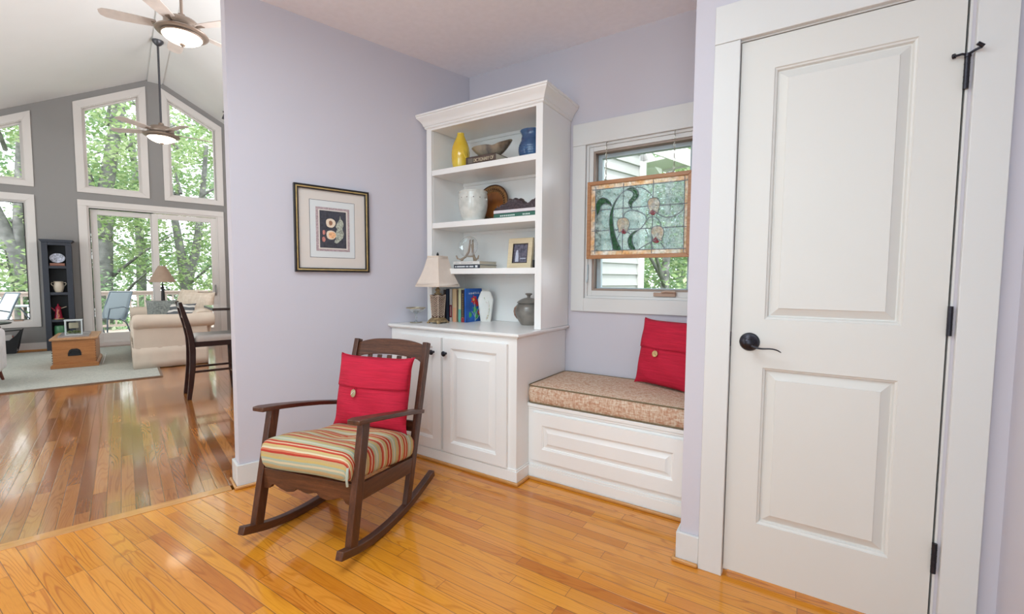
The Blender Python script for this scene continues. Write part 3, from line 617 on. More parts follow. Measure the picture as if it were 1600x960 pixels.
def red_pillow(label, loc, rz, tilt, w, h, t, seed, flapz, bx, button):
    P_ = thing('throw_pillow', label, 'pillow', loc, rz, 'red buttoned throw pillows'); P_.rotation_euler = (tilt, 0, rz)
    mb, pt = pillow_mb(w, h, t, seed); mb.build('pillow_cover', M['red'], P_, smooth=60, weld=True)
    # overlapping flap lies on the upper part of the front
    f = pt(-1); fl = MB()
    def fp(i, j):
        jj = flapz-.012*math.sin(math.pi*i)+(1-flapz)*j*.97; x, y, z = f(.005+i*.99, jj); e = .0045 if j < .999 else .001
        return (x, y-e, z)
    fl.grid(fp, 28, 14)
    fo = fl.build('flap', M['red'], P_, smooth=60, solid=.004)
    x, y, z = f(bx, flapz-.085); lp = MB()
    yy = y-.006
    lp.tube([(x-.004, yy, z+.030), (x-.003, yy-.004, z+.008), (x+.003, yy-.006, z-.004), (x+.009, yy-.004, z+.008), (x+.012, yy, z+.032)], .0018, 6); lp.build('button_loop', M['red'], fo)
    bm_ = MB()
    if button == 'shell':
        bm_.lathe([(0, -.001), (.010, 0), (.0165, .003), (.0175, .006), (.013, .009), (.005, .0105), (0, .011)], n=24).xf(Matrix.Translation((x, yy-.002, z)) @ Matrix.Rotation(R(90), 4, 'X') @ Matrix.Diagonal((.82, 1.15, 1, 1)))
        bo = bm_.build('button', M['shell'], P_); bl = MB().strip([(x-.008, yy-.013, z-.009), (x, yy-.0145, z+.001), (x+.008, yy-.013, z+.010)], .004, .002, side=(0, 1, 0)); bl.build('button_slit', M['mat_cream'], bo)
    else:
        bm_.lathe([(0, 0), (.015, 0), (.0175, .002), (.0175, .005), (.015, .0065), (.0135, .005), (0, .005)], n=28).xf(Matrix.Translation((x, yy-.002, z)) @ Matrix.Rotation(R(90), 4, 'X'))
        bo = bm_.build('button', M['coco'], P_); bl = MB()
        for dx, dz in ((-.003, .004), (.003, -.002)): bl.tube([(x+dx, yy-.0065, z+dz), (x+dx, yy-.0085, z+dz)], .0018, 8)
        bl.build('button_holes', M['dark'], bo)
    return P_
red_pillow('red throw pillow with a pale ringed button on the tweed window seat', (-.618, 2.515, .562), R(-23), R(-13), .395, .395, .12, 3, .55, .42, 'coco')

# ------------------------------------------------------------------ framed print on the left wall
FP = lthing('framed_print', 'framed fruit print in a black and gold frame on the lavender wall', 'picture', -1.028, -.001, 1.205)
def pring(mb, hw, z0, z1, t, y0, y1): ring(mb, -hw, hw, z0, z1, t, y0, y1)
mb = MB(); pring(mb, .224, 0, .513, .009, -.024, 0); pring(mb, .206, .018, .495, .006, -.020, 0); mb.build('frame_edge', M['blackframe'], FP, bevel=.001)
mb = MB(); pring(mb, .215, .009, .504, .009, -.021, 0); mb.build('gilt_band', M['gold'], FP, bevel=.002)
mt = MB().box(-.200, .200, -.0065, -.002, .024, .489).build('mat_board', M['mat_cream'], FP, smooth=0)
MB().box(-.137, .135, -.0072, -.006, .087, .432).build('mat_line', M['mat_line'], mt, smooth=0)
MB().box(-.1345, .1325, -.008, -.007, .0895, .4295).build('inner_mat', M['mat_white'], mt, smooth=0)
pr0 = MB().box(-.1015, .1015, -.0088, -.0078, .127, .391).build('print_border', M['art_border'], FP, smooth=0)
MB().box(-.087, .089, -.0095, -.0086, .139, .378).build('print_margin', M['mat_cream'], pr0, smooth=0)
MB().box(-.0795, .0795, -.0102, -.0093, .147, .371).build('print_ground', M['art_dark'], pr0, smooth=0)
def blob(name, cu, cz, ru, rz_, mat, y, parent, wob=0.06):
    pts = [(cu+1.028+ru*math.cos(a)*(1+wob*math.sin(3*a+1)), cz-1.205+rz_*math.sin(a)*(1+wob*math.cos(2*a))) for a in [2*math.pi*k/28 for k in range(28)]]
    return MB().prism(pts, y, y+.0008, 'xz').build(name, M[mat], parent, smooth=0)
blob('peach_half', -1.0431, 1.5032, .0285, .0292, 'art_cream', -.0110, pr0); blob('peach_stone', -1.0431, 1.5032, .011, .0155, 'art_pit', -.0116, pr0)
blob('peach', -1.0410, 1.4310, .0295, .0290, 'art_cream', -.0110, pr0); blob('peach_blush', -1.036, 1.430, .021, .021, 'art_peach', -.0116, pr0)
blob('plum', -1.0840, 1.4437, .0080, .0155, 'art_rose', -.0110, pr0); blob('plum', -1.0854, 1.4020, .0100, .0165, 'art_rose', -.0110, pr0)
POD = [[-0.985, 1.5514], [-0.9798, 1.5311], [-0.9681, 1.5181], [-0.965, 1.4939], [-0.9724, 1.4723], [-0.9637, 1.4449], [-0.9699, 1.4163], [-0.9878, 1.3977], [-1.0055, 1.3827], [-1.0226, 1.3886], [-1.0118, 1.4136], [-1.0148, 1.4412], [-1.0039, 1.4698], [-1.0126, 1.483], [-0.9997, 1.5119], [-0.9889, 1.5302]]
q = smoothline(POD, 3, True); MB().prism([(p.x+1.028, p.y-1.205) for p in q], -.0110, -.0102, 'xz').build('seed_pod', M['art_leaf'], pr0, smooth=0)

# ================================================================== ROCKING CHAIR
CO, CA = (-1.7329, 1.037), R(13.3844)
RC = thing('rocking_chair', 'dark oak rocking chair with slatted back and scalloped apron on the oak floor', 'chair', (CO[0], CO[1], 0), CA)
def cw(b): return .2723-.0335*b/.65
def post_b(z): return .457+(z-.03)/(.818-.03)*.232
def leg_b(z): return .022+(z-.05)/.52*.100
rk = [(-.052, .062), (.0, .046), (.07, .026), (.16, .0095), (.25, .0015), (.33, 0), (.42, .004), (.52, .015), (.63, .034), (.745, .060)]
for s in (-1, 1):
    x = lambda b: s*(cw(b)-.016)
    MB().strip([(x(b), b, z+.0175) for b, z in smoothline(rk, 3)], .034, .035, side=(1, 0, 0)).build('rocker', M['darkwood_y'], RC, bevel=.003)
    MB().bar((x(.02), leg_b(.04), .052), (x(.12), leg_b(.575), .575), .032, .046, up=(0, 1, 0)).build('leg', M['darkwood'], RC, bevel=.003)
    MB().bar((x(.46), post_b(.045), .030), (x(.68), post_b(.822), .822), .030, .040, up=(0, 1, 0)).build('back_post', M['darkwood'], RC, bevel=.004)
    ar = [(.045, .583), (.075, .5815), (.16, .568), (.27, .548), (.40, .522), (.52, .495), (.580, .480)]
    wd = [.062, .070, .066, .058, .050, .048, .046]
    ax = [cw(.1)-.010, cw(.1)-.010, cw(.1)-.006, cw(.2)+.002, cw(.3)+.004, cw(.5)+.004, cw(.55)+.004]
    MB().strip([(s*ax[i], ar[i][0], ar[i][1]) for i in range(7)], wd, .020, side=(1, 0, 0)).build('arm', M['darkwood_y'], RC, bevel=.004)
    MB().strip([(x(.11), .085, .275), (x(.44), post_b(.23)-.01, .222)], .018, .074, side=(1, 0, 0)).build('side_rail', M['darkwood_y'], RC, bevel=.002)
half = [(.252, .228), (.222, .228), (.205, .232), (.192, .250), (.176, .251), (.150, .240), (.110, .229), (.072, .236), (.056, .251), (.040, .250), (.018, .243), (0, .241)]
bot = [(-x_, z) for x_, z in half]+[(x_, z) for x_, z in half[::-1][1:]]
ap = MB().prism([(p[0], p[1]) for p in bot]+[(.252, .320), (-.252, .320)], .052, .072, 'xz'); ap.build('apron', M['darkwood_x'], RC, bevel=.0015)
MB().box(-.235, .235, post_b(.23)-.012, post_b(.23)+.008, .192, .262).build('back_rail', M['darkwood_x'], RC, bevel=.002)
hw = cw(.66)-.030
cr_top = [(-hw, .806), (-.12, .826), (0, .832), (.12, .826), (hw, .806)]; cr_bot = [(hw, .716), (.16, .738), (0, .750), (-.16, .738), (-hw, .716)]
def tiltback(mb, y0=0):   # vertical geometry drawn at y=0 is carried onto the leaning back
    for i, (x_, y_, z_) in enumerate(mb.v): mb.v[i] = (x_, y_+post_b(z_), z_)
    return mb
tiltback(MB().prism([(p.x, p.y) for p in smoothline(cr_top, 4)]+[(p.x, p.y) for p in smoothline(cr_bot, 4)], -.008, .010, 'xz')).build('crest_rail', M['darkwood_x'], RC, bevel=.002)
tiltback(MB().box(-hw-.01, hw+.01, -.006, .010, .375, .425)).build('lower_back_rail', M['darkwood_x'], RC, bevel=.002)
for x_ in (-.126, -.063, 0, .063, .126): tiltback(MB().box(x_-.014, x_+.014, -.003, .005, .424, .744)).build('back_slat', M['darkwood'], RC, bevel=.001)
# striped cushion
CC = thing('chair_cushion', 'plump striped cushion in red, sage and tan on the rocking chair seat', 'cushion', (CO[0], CO[1], 0), CA)
def rring(x0, x1, y0, y1, r, n=4, m=12):
    out = []
    cs_ = [(x1-r, y0+r, -90), (x1-r, y1-r, 0), (x0+r, y1-r, 90), (x0+r, y0+r, 180)]
    for q in range(4):
        cx, cy, a0 = cs_[q]; nx_, ny_, _ = cs_[(q+1) % 4]
        for k in range(n+1): a = R(a0+90*k/n); out.append((cx+r*math.cos(a), cy+r*math.sin(a)))
        a = R(a0+90); p = (cx+r*math.cos(a), cy+r*math.sin(a)); a = R(cs_[(q+1) % 4][2]); p2 = (nx_+r*math.cos(a), ny_+r*math.sin(a))
        for k in range(1, m): out.append((p[0]+(p2[0]-p[0])*k/m, p[1]+(p2[1]-p[1])*k/m))
    return out
cx0, cx1, cy0, cy1, cz0, cz1 = -.246, .246, .030, .535, .0, .112
lev = [(0, .020), (.004, .007), (.02, -.002), (.05, -.006), (.08, -.006), (.102, .000), (.115, .008), (.1235, .022), (.129, .042), (.133, .075), (.135, .11), (.134, .15), (.131, .19), (.129, .225)]
rings = []; sv = []
for z, i in lev:
    rg_ = []
    for x_, y_ in rring(cx0+i, cx1-i, cy0+i, cy1-i, max(.012, .035-i*.2)):
        b = y_; dz = .0055*math.sin(9*x_+3)*math.sin(11*b+1)+.004*math.sin(17*b+8*x_) if z > .09 else .002*math.sin(20*b+12*x_)
        squeeze = 1.0 if b > .13 else .965; taper = 1-.06*(b-.1)
        rg_.append((x_*squeeze*taper, b+(.003*math.sin(14*x_) if b < .06 else 0), .322-.150*(b-.1)*1.0+z+dz-.012*max(0, 1-abs(x_)/.12)*max(0, 1-abs(b-.30)/.2)*(z > .1)))
        fr_ = max(0, min(1, (cy0+.045-y_)/.045)); sv.append(b-fr_*(.130-z) + (0 if z < .1 else 0))
    rings.append(rg_)
cm = MB().loops(rings, True, True)
co = cm.build('cover', M['stripe'], CC, smooth=60)
# stripe coordinate: runs front to back on top and sides, then on down the front
at = co.data.attributes.new('stripe', 'FLOAT', 'POINT'); at.data.foreach_set('value', [float(v) for v in sv])
fl_ = MB().strip([(.232, .034, .316), (.236, .026, .345), (.236, .030, .380), (.228, .046, .412)], .010, .006, side=(.7, .7, 0)).build('corner_fold', plain('sage cushion edge', (.42, .47, .40), .9), CC, bevel=.002)
pc = Vector((math.cos(CA)*.000-math.sin(CA)*.478, math.sin(CA)*.000+math.cos(CA)*.478, 0))
red_pillow('red throw pillow with a dark horn button, propped on the rocking chair', (CO[0]+pc.x, CO[1]+pc.y, .381), CA, R(-12), .462, .392, .135, 7, .56, .37, 'shell')

# ================================================================== THINGS ON THE WORKTOP
CTZ = .8648
t = thing('table_lamp', 'table lamp with a square pleated beige shade and a lattice bronze base', 'lamp', (-2.070, 2.282, CTZ))
M['shade'] = plain('beige linen shade', (.72, .62, .54), .85, var=.02, scale=40, bump=.2, bscale=400)
M['shade_trim'] = plain('shade trim', (.72, .60, .50), .85)
M['brass'] = plain('aged brass', (.36, .26, .14), .42, .45, var=.4, scale=60, bump=.4, bscale=120)
M['lattice'] = plain('pale bronze', (.58, .45, .35), .5, .1, var=.2, scale=90)
M['latticed'] = plain('dark bronze ground', (.10, .05, .032), .6)
zb, zt, hb_, ht_ = .253, .453, .105, .047
sh = MB()
for sx, sy in ((0, -1), (1, 0), (0, 1), (-1, 0)):
    pass
ringsS = []
for k in range(9):
    q = k/8; hh = hb_+(ht_-hb_)*q-.006*math.sin(math.pi*q); z = zb+(zt-zb)*q; ringsS.append([(-hh, -hh, z), (hh, -hh, z), (hh, hh, z), (-hh, hh, z)])
shd = sh.loops(ringsS, False, False).build('lamp_shade', M['shade'], t, smooth=20, solid=.003)
tr_ = MB()
for hh, z in ((hb_, zb), (ht_, zt)):
    pp = [(-hh, -hh, z), (hh, -hh, z), (hh, hh, z), (-hh, hh, z), (-hh, -hh, z)]
    for a, b in zip(pp, pp[1:]): tr_.bar(a, b, .006, .008)
for sx, sy in ((-1, -1), (1, -1), (1, 1), (-1, 1)): tr_.tube([(sx*r_[2][0], sy*r_[2][0], r_[2][2]) for r_ in ringsS], .0022, 6)
tr_.build('shade_trim', M['shade_trim'], shd)
b_ = MB()
def sqring(h_, z, c=.25):
    a = h_*(1-c); return [(-a, -h_, z), (a, -h_, z), (h_, -a, z), (h_, a, z), (a, h_, z), (-a, h_, z), (-h_, a, z), (-h_, -a, z)]
b_.loops([sqring(.052, .008), sqring(.055, .010), sqring(.055, .018), sqring(.048, .024), sqring(.043, .030), sqring(.037, .034), sqring(.037, .038)], True, True)
for sx in (-1, 1):
    for sy in (-1, 1): b_.box(sx*.045-.009, sx*.045+.009, sy*.045-.009, sy*.045+.009, 0, .010)
b_.build('base', M['brass'], t, bevel=.002)
cg = MB(); cg.loops([[(-.0285, -.0285, .038), (.0285, -.0285, .038), (.0285, .0285, .038), (-.0285, .0285, .038)], [(-.037, -.037, .195), (.037, -.037, .195), (.037, .037, .195), (-.037, .037, .195)]], True, True)
cgo = cg.build('body', M['latticed'], t, bevel=.001)
lt_ = MB()
def hwz(z): return .0285+(.0085)*(z-.038)/.157
for f_ in range(4):
    Rz = Matrix.Rotation(R(90*f_), 4, 'Z'); st = lt_.n()
    for z in np.arange(.044, .192, .0125):
        for sg_ in (-1, 1):
            z2 = min(z+.020, .194); lt_.tube([(0.0, -hwz(z)-.0006, z), (sg_*(hwz(z2)-.002), -hwz(z2)-.0006, z2)], .0023, 5)
    for sg_ in (-1, 1): lt_.tube([(sg_*.0285, -.0285, .038), (sg_*.037, -.037, .195)], .0026, 6)
    lt_.xf(Rz, st)
lt_.build('lattice', M['lattice'], cgo)
MB().lathe([(.020, .195), (.027, .199), (.027, .203), (.015, .207), (.012, .215), (.017, .221), (.019, .228), (.013, .234), (.009, .240), (.009, .262), (.006, .270), (.004, .456), (.0, .457)], n=24).build('stem', M['brass'], t)
MB().lathe([(.004, .455), (.007, .459), (.009, .467), (.006, .475), (.002, .482), (0, .484)], n=16).build('finial', M['iron'], t)

M['glass'] = clear_glass('clear glass')
M['glassrim'] = plain('gilded rim', (.50, .40, .22), .3, .6)
t = thing('glass_compote', 'stemmed clear glass compote with a gilded rim beside the table lamp', 'bowl', (-2.207, 2.212, CTZ))
MB().lathe([(0, .0), (.042, .0), (.043, .002), (.020, .007), (.007, .014), (.006, .030), (.010, .036), (.006, .042), (.0065, .052), (.011, .060), (.030, .070), (.052, .082), (.062, .094), (.066, .103), (.064, .103), (.058, .093), (.048, .084), (.026, .074), (0, .069)], n=40).build('bowl', M['glass'], t)
MB().lathe([(.0655, .100), (.0672, .102), (.0672, .1045), (.064, .1045), (.0635, .101)], n=40, close=False).build('rim', M['glassrim'], t)
MB().lathe([(.036, .0022), (.0435, .0024), (.0435, .0042), (.036, .0045)], n=40, close=False).build('foot_rim', M['glassrim'], t)

def pap(name, c, **k): return plain(name, c, .6, **k)
M['page'] = pap('book pages', (.66, .60, .48), var=.08, scale=200)
def book(label, loc, w, d, h, col_, flat=False, group=None, rz=0, pal=None, spine_marks=None, lean=0):
    """upright book: spine faces -y, thickness w in x, depth d in y, height h in z; flat: lying with its spine towards -y"""
    B = thing('book', label, 'book', loc, rz, group)
    if flat:   # w = length along x, h = thickness
        b_ = MB(); b_.box(0, w, 0, d, 0, .0025); b_.box(0, w, 0, d, h-.0025, h); b_.box(0, w, 0, .003, 0, h); b_.build('cover', col_, B, bevel=.0008)
        box('pages', M['page'], B, .003, w-.003, .003, d-.004, .0027, h-.0027, smooth=0)
    else:
        b_ = MB(); b_.box(0, .0022, 0, d, 0, h); b_.box(w-.0022, w, 0, d, 0, h); b_.box(0, w, 0, .003, 0, h); b_.build('cover', col_, B, bevel=.0008)
        box('pages', M['page'], B, .0024, w-.0024, .003, d-.004, .003, h-.003, smooth=0)
        if lean: B.rotation_euler = (0, lean, rz)
    return B
bg_ = 'books standing on the worktop'
B = book('dark brown book half hidden by the beige-shaded lamp, first of the standing row', (-2.128, 2.405, CTZ), .018, .17, .225, pap('dark brown cloth', (.05, .035, .035)), group=bg_)
B = book('navy blue book standing between the brown and the white-and-red one', (-2.107, 2.41, CTZ), .024, .17, .232, pap('navy cloth', (.022, .040, .075)), group=bg_)
B = book('slim book with a white and red spine in the standing row', (-2.080, 2.415, CTZ), .022, .16, .232, pap('off white jacket', (.70, .66, .62)), group=bg_)
MB().box(.0005, .0215, -.0012, .0, .030, .118).build('spine_band', pap('dark red band', (.24, .02, .035)), B, smooth=0)
for k in range(8): pass
MB().box(.009, .013, -.0018, -.001, .040, .108).build('spine_lettering', pap('pale lettering', (.72, .60, .56), scale=500), B, smooth=0)
B = book('thick cream and peach book in the standing row', (-2.054, 2.415, CTZ), .038, .17, .233, pap('cream jacket', (.68, .47, .27)), group=bg_)
MB().box(.005, .033, -.0012, 0, .0, .10).build('spine_band', pap('peach band', (.72, .34, .20)), B, smooth=0)
B = book('slim brown book standing between the cream and the teal one', (-2.0145, 2.42, CTZ), .009, .16, .226, pap('brown jacket', (.13, .08, .055)), group=bg_)
B = book('cream and teal book in the standing row', (-2.004, 2.42, CTZ), .025, .16, .236, pap('pale yellow jacket', (.60, .56, .34)), group=bg_)
MB().box(.001, .024, -.0012, 0, .0, .090).build('spine_band', pap('teal band', (.16, .42, .33)), B, smooth=0)
B = book('black book with red and gilt spine next to the blue garden book', (-1.977, 2.42, CTZ), .027, .165, .226, pap('black jacket', (.035, .018, .020)), group=bg_)
m_ = MB()
for k in range(14): m_.box(.010, .0165, -.0015, -.0005, .030+k*.0125, .038+k*.0125)
m_.build('spine_lettering', M['gold'], B, smooth=0)
MB().box(.001, .026, -.0012, 0, .0, .034).build('spine_band', pap('red spine foot', (.34, .035, .05)), B, smooth=0)
M['bookblue'] = pap('royal blue jacket', (.015, .105, .42), var=.35, scale=14)
B = book('blue garden book with red flowers on its cover, standing last in the row', (-1.948, 2.418, CTZ), .017, .180, .236, M['bookblue'], group=bg_)
def cov(poly, mat, name, e=.0008):   # drawn on the +x cover, coordinates (y,z)
    return MB().prism(poly, .017, .017+e, 'yz').build(name, mat, B, smooth=0)
def star(cy, cz, ry, rz_, n=9, w=.28, ph=0): return [(cy+ry*math.cos(a+ph)*(1+w*math.cos(n*a)), cz+rz_*math.sin(a)*(1+w*math.cos(n*a))) for a in [2*math.pi*k/48 for k in range(48)]]
cr1, cg1, cy1_ = pap('cover red', (.60, .028, .03), var=.3, scale=80), pap('cover green', (.06, .42, .10), var=.3, scale=80), pap('cover yellow', (.75, .42, .08))
cov(star(.090, .155, .030, .026, 7), cr1, 'cover_flower'); cov(star(.128, .128, .024, .020, 6), cr1, 'cover_flower'); cov(star(.150, .062, .020, .018, 8), cr1, 'cover_flower'); cov(star(.083, .158, .010, .010, 5), cy1_, 'cover_flower_centre', .0014); cov(star(.148, .062, .008, .008, 5), cy1_, 'cover_flower_centre', .0014)
cov(star(.045, .052, .016, .020, 3, .1), cg1, 'cover_leaf'); cov(star(.118, .040, .014, .020, 3, .15), cg1, 'cover_leaf'); cov(star(.098, .085, .020, .022, 5, .35), cg1, 'cover_leaf')
m_ = MB()
for pts in ([(.100, .002), (.100, .05), (.095, .10), (.092, .14)], [(.100, .03), (.12, .07), (.145, .10)], [(.10, .03), (.08, .06), (.06, .075)], [(.10, .01), (.13, .025), (.15, .045)]): m_.tube([(.0178, a, b) for a, b in pts], .0014, 5)
m_.build('cover_stem', pap('cover pale green', (.45, .62, .45)), B)
m_ = MB(); rr = random.Random(4); yy_ = .030
for k in range(11):
    hh = rr.choice([.014, .011, .016, .011]); m_.box(.0171, .0180, yy_, yy_+.003, .196, .196+hh); m_.box(.0171, .0180, yy_, yy_+.007, .196+rr.choice([0, .5, 1])*(hh-.003), .199+rr.choice([0, .4])*hh); yy_ += .0115
m_.build('cover_title', pap('cover white', (.72, .75, .80)), B, smooth=0)

M['porcelain'] = plain('white floral porcelain', (.76, .75, .71), .25, var=.03)
t = thing('hexagonal_vase', 'flat six-sided white vase painted with small flowers, beside the blue book', 'vase', (-1.872, 2.565, CTZ), R(38))
hx = [(-.036, 0), (.036, 0), (.056, .158), (.034, .216), (-.034, .216), (-.056, .158)]
rv = [[(x_*k, y_, z) for x_, z in hx] for k, y_ in ((.82, -.026), (.97, -.021), (1.0, -.014), (1.0, .014), (.97, .021), (.82, .026))]
vo = MB().loops(rv, True, True).build('body', M['porcelain'], t, smooth=18, bevel=.0015)
m_ = MB(); ring(m_, -.026, .026, .214, .226, .005, -.014, .014); m_.box(-.026, .026, -.014, .014, .214, .217); m_.build('neck', M['porcelain'], t, bevel=.001)
rr = random.Random(11); fl1, fl2, fl3 = MB(), MB(), MB()
for k in range(26):
    q = rr.random(); x_ = .034*math.sin(3.2*q+.3)*(.6+.5*q)+rr.uniform(-.006, .006)-.004; z = .012+q*.16; a = rr.uniform(0, 3.14)
    mb = (fl1, fl1, fl2, fl3)[k % 4]; s_ = rr.uniform(.003, .0055)
    mb.add([(x_-s_*math.cos(a), -.0272, z-s_*math.sin(a)), (x_+.4*s_*math.sin(a), -.0272, z-.4*s_*math.cos(a)), (x_+s_*math.cos(a), -.0272, z+s_*math.sin(a)), (x_-.4*s_*math.sin(a), -.0272, z+.4*s_*math.cos(a))], [(0, 1, 2, 3)])
for mb_ in (fl2, fl3): mb_.tube([(.000, -.0266, .014), (.016, -.0266, .05), (.022, -.0266, .10), (.014, -.0266, .14)], .0005, 4)
fl1.tube([(.004, -.0268, .01), (.022, -.0268, .05), (.028, -.0268, .10), (.020, -.0268, .15)], .0009, 4)
fl1.build('painted_leaves', pap('olive green paint', (.30, .36, .16)), vo, smooth=0); fl2.build('painted_flowers', pap('yellow paint', (.72, .50, .16)), vo, smooth=0); fl3.build('painted_buds', pap('pink paint', (.62, .32, .34)), vo, smooth=0)

def glaze(name, c1, c2, sc=14, rough=.3, c3=None):
    q = NT(name); o = q.obj(); f = q.noise(o, sc, 4); q.base(q.ramp(f, [(.35, c1), (.6, c2)]+([(.8, c3)] if c3 else [])), rough, 0, .3); return q.m
M['stoneware'] = glaze('grey brown stoneware', (.13, .115, .10), (.25, .22, .19), 10, .28)
t = thing('lidded_jar', 'squat grey-brown stoneware jar with a knobbed lid on the worktop', 'jar', (-1.508, 2.553, CTZ))
MB().lathe([(0, 0), (.050, 0), (.054, .004), (.070, .030), (.086, .062), (.0935, .092), (.091, .112), (.080, .133), (.070, .143), (.066, .146), (0, .146)], n=48).build('body', M['stoneware'], t)
ld_ = MB().lathe([(.066, .1465), (.078, .145), (.079, .149), (.068, .160), (.050, .171), (.030, .178), (.018, .181), (0, .181)], n=48).build('lid', M['stoneware'], t)
MB().lathe([(.012, .179), (.011, .190), (.014, .196), (.024, .203), (.025, .208), (.018, .211), (.012, .208), (0, .206)], n=28).build('knob', M['stoneware'], ld_)
sw_ = MB()
for sg_ in (-1, 1): sw_.tube([Vector((.0935*math.cos(a)*q, .0935*math.sin(a)*q, z)) for a, q, z in ((R(205+sg_*3), .80, .040), (R(208), .96, .065), (R(214+sg_*5), 1.01, .090), (R(222+sg_*3), .985, .112), (R(226), .90, .126))], [.004, .007, .008, .006, .003], 8)
sw_.build('glaze_run', glaze('rust glaze', (.20, .075, .045), (.34, .20, .14), 40), t)

# ------------------------------------------------------------------ lower shelf (first above the worktop)
S3, S2, S1 = 1.2386, 1.5543, 1.9159
B = book('dark book with a white-lettered spine, lowest in the stack under the plate stand', (-1.998, 2.366, S3), .222, .20, .026, pap('charcoal jacket', (.045, .05, .07)), True, 'books lying under the plate stand')
m_ = MB(); rr = random.Random(2); x_ = .012
while x_ < .165:
    w_ = rr.uniform(.004, .008); m_.box(x_, x_+w_, -.0012, 0, .008, .018) if rr.random() > .12 else None; x_ += w_+.0022
m_.box(.185, .204, -.0012, 0, .006, .021); m_.build('spine_lettering', pap('white lettering', (.75, .76, .78)), B, smooth=0)
B = book('white book lying under the plate stand, on the dark book', (-2.006, 2.370, S3+.0262), .226, .20, .024, pap('white jacket', (.72, .71, .69)), True, 'books lying under the plate stand')
m_ = MB(); x_ = .02
while x_ < .19:
    w_ = rr.uniform(.004, .010); m_.box(x_, x_+w_, -.0010, 0, .009, .015) if rr.random() > .3 else None; x_ += w_+.004
m_.build('spine_lettering', pap('grey lettering', (.42, .40, .42)), B, smooth=0)
t = thing('plate_stand', 'carved pale wooden plate stand holding a clear round glass plate', 'stand', (-1.925, 2.455, S3+.0505), R(14))
M['palewood'] = wood('pale carved wood', (.22, .15, .10), (.34, .25, .18), (.46, .36, .28), 'z', .5, 3)
m_ = MB()
for sg_ in (-1, 1):
    m_.strip([(sg_*.010, .020, .150), (sg_*.012, .016, .110), (sg_*.016, .006, .065), (sg_*.034, -.010, .030), (sg_*.056, -.030, .013), (sg_*.076, -.044, .018), (sg_*.084, -.048, .040)], [.010, .014, .018, .018, .014, .012, .008], [.008, .009, .010, .012, .011, .009, .006], side=(0, 1, 0))
    m_.strip([(sg_*.040, -.016, .026), (sg_*.056, -.030, .0)], .012, .010, side=(0, 1, 0))
    m_.strip([(sg_*.010, .020, .145), (sg_*.012, .030, .155)], .006, .006, side=(0, 1, 0))
m_.box(-.030, .030, .0, .008, .030, .042)
m_.build('stand', M['palewood'], t, bevel=.001)
m_ = MB(); m_.strip([(0, .022, .120), (0, .050, .060), (0, .070, .001)], .010, .008, side=(1, 0, 0)); m_.build('back_strut', M['palewood'], t)
gp = thing('glass_plate', 'clear round glass plate standing upright in the pale wooden plate stand', 'plate', (-1.925, 2.455, S3+.0505), R(14))
MB().lathe([(0, 0), (.045, 0), (.060, .004), (.071, .010), (.0725, .0115), (.070, .0125), (.058, .0065), (.044, .003), (0, .003)], n=56).xf(Matrix.Translation((0, -.022, .099)) @ Matrix.Rotation(R(78), 4, 'X')).build('plate', M['glass'], gp)
MB().tube([Matrix.Translation((0, -.022, .099)) @ Matrix.Rotation(R(78), 4, 'X') @ Vector((.0722*math.cos(a), .0722*math.sin(a), .0115)) for a in [2*math.pi*k/48 for k in range(49)]], .0012, 6, caps=False).build('rim', plain('greenish glass edge', (.45, .47, .46), .2), gp)
t = thing('photo_frame', 'cream photo frame with a dark picture, leaning on the shelf above the lidded jar', 'photo frame', (-1.545, 2.492, S3), R(-4)); t.rotation_euler = (R(-7), 0, R(-4))
M['creamwood'] = wood('cream painted wood', (.60, .47, .30), (.72, .60, .40), (.76, .66, .47), 'x', .5, 2)
m_ = MB()
def pic_ring(mb, x0, x1, z0, z1, w_, y0, y1, yi):
    for a in (((x0, z0), (x1, z0), (x1-w_, z0+w_), (x0+w_, z0+w_)), ((x1, z0), (x1, z1), (x1-w_, z1-w_), (x1-w_, z0+w_)), ((x1, z1), (x0, z1), (x0+w_, z1-w_), (x1-w_, z1-w_)), ((x0, z1), (x0, z0), (x0+w_, z0+w_), (x0+w_, z1-w_))):
        (p, q, r_, s_) = a; mb.add([(p[0], y0, p[1]), (q[0], y0, q[1]), (r_[0], yi, r_[1]), (s_[0], yi, s_[1]), (p[0], y1, p[1]), (q[0], y1, q[1]), (r_[0], y1, r_[1]), (s_[0], y1, s_[1])], [(0, 1, 2, 3), (7, 6, 5, 4), (0, 4, 5, 1), (1, 5, 6, 2), (2, 6, 7, 3), (3, 7, 4, 0)])
pic_ring(m_, -.096, .096, 0, .200, .036, -.012, .008, -.008); m_.build('frame', M['creamwood'], t, bevel=.001)
m_ = MB(); ring(m_, -.061, .061, .035, .165, .005, -.0085, .004); m_.build('inner_edge', M['dark'], t)
ph_ = MB().box(-.058, .058, -.002, .001, .038, .162).build('photograph', glaze('dark foliage print', (.035, .035, .06), (.13, .12, .17), 60, .2), t, smooth=0)
MB().prism([(-.040, .045), (-.012, .045), (-.014, .085), (-.020, .120), (-.030, .124), (-.038, .105)], -.003, -.0018, 'xz').build('pale_figure', pap('print highlight', (.50, .52, .62), var=.25, scale=150), ph_, smooth=0)
MB().box(.0, .045, -.003, -.0018, .062, .070).build('pale_streak', pap('print streak', (.36, .38, .46)), ph_, smooth=0)
MB().strip([(0, .006, .14), (0, .055, .004)], .03, .003, side=(1, 0, 0)).build('easel_back', M['dark'], t)
tag(box('small_box', M['iron'], None, -1.418, -1.350, 2.440, 2.52, S3, S3+.052, bevel=.002), 'small black box beside the cream photo frame', 'box')

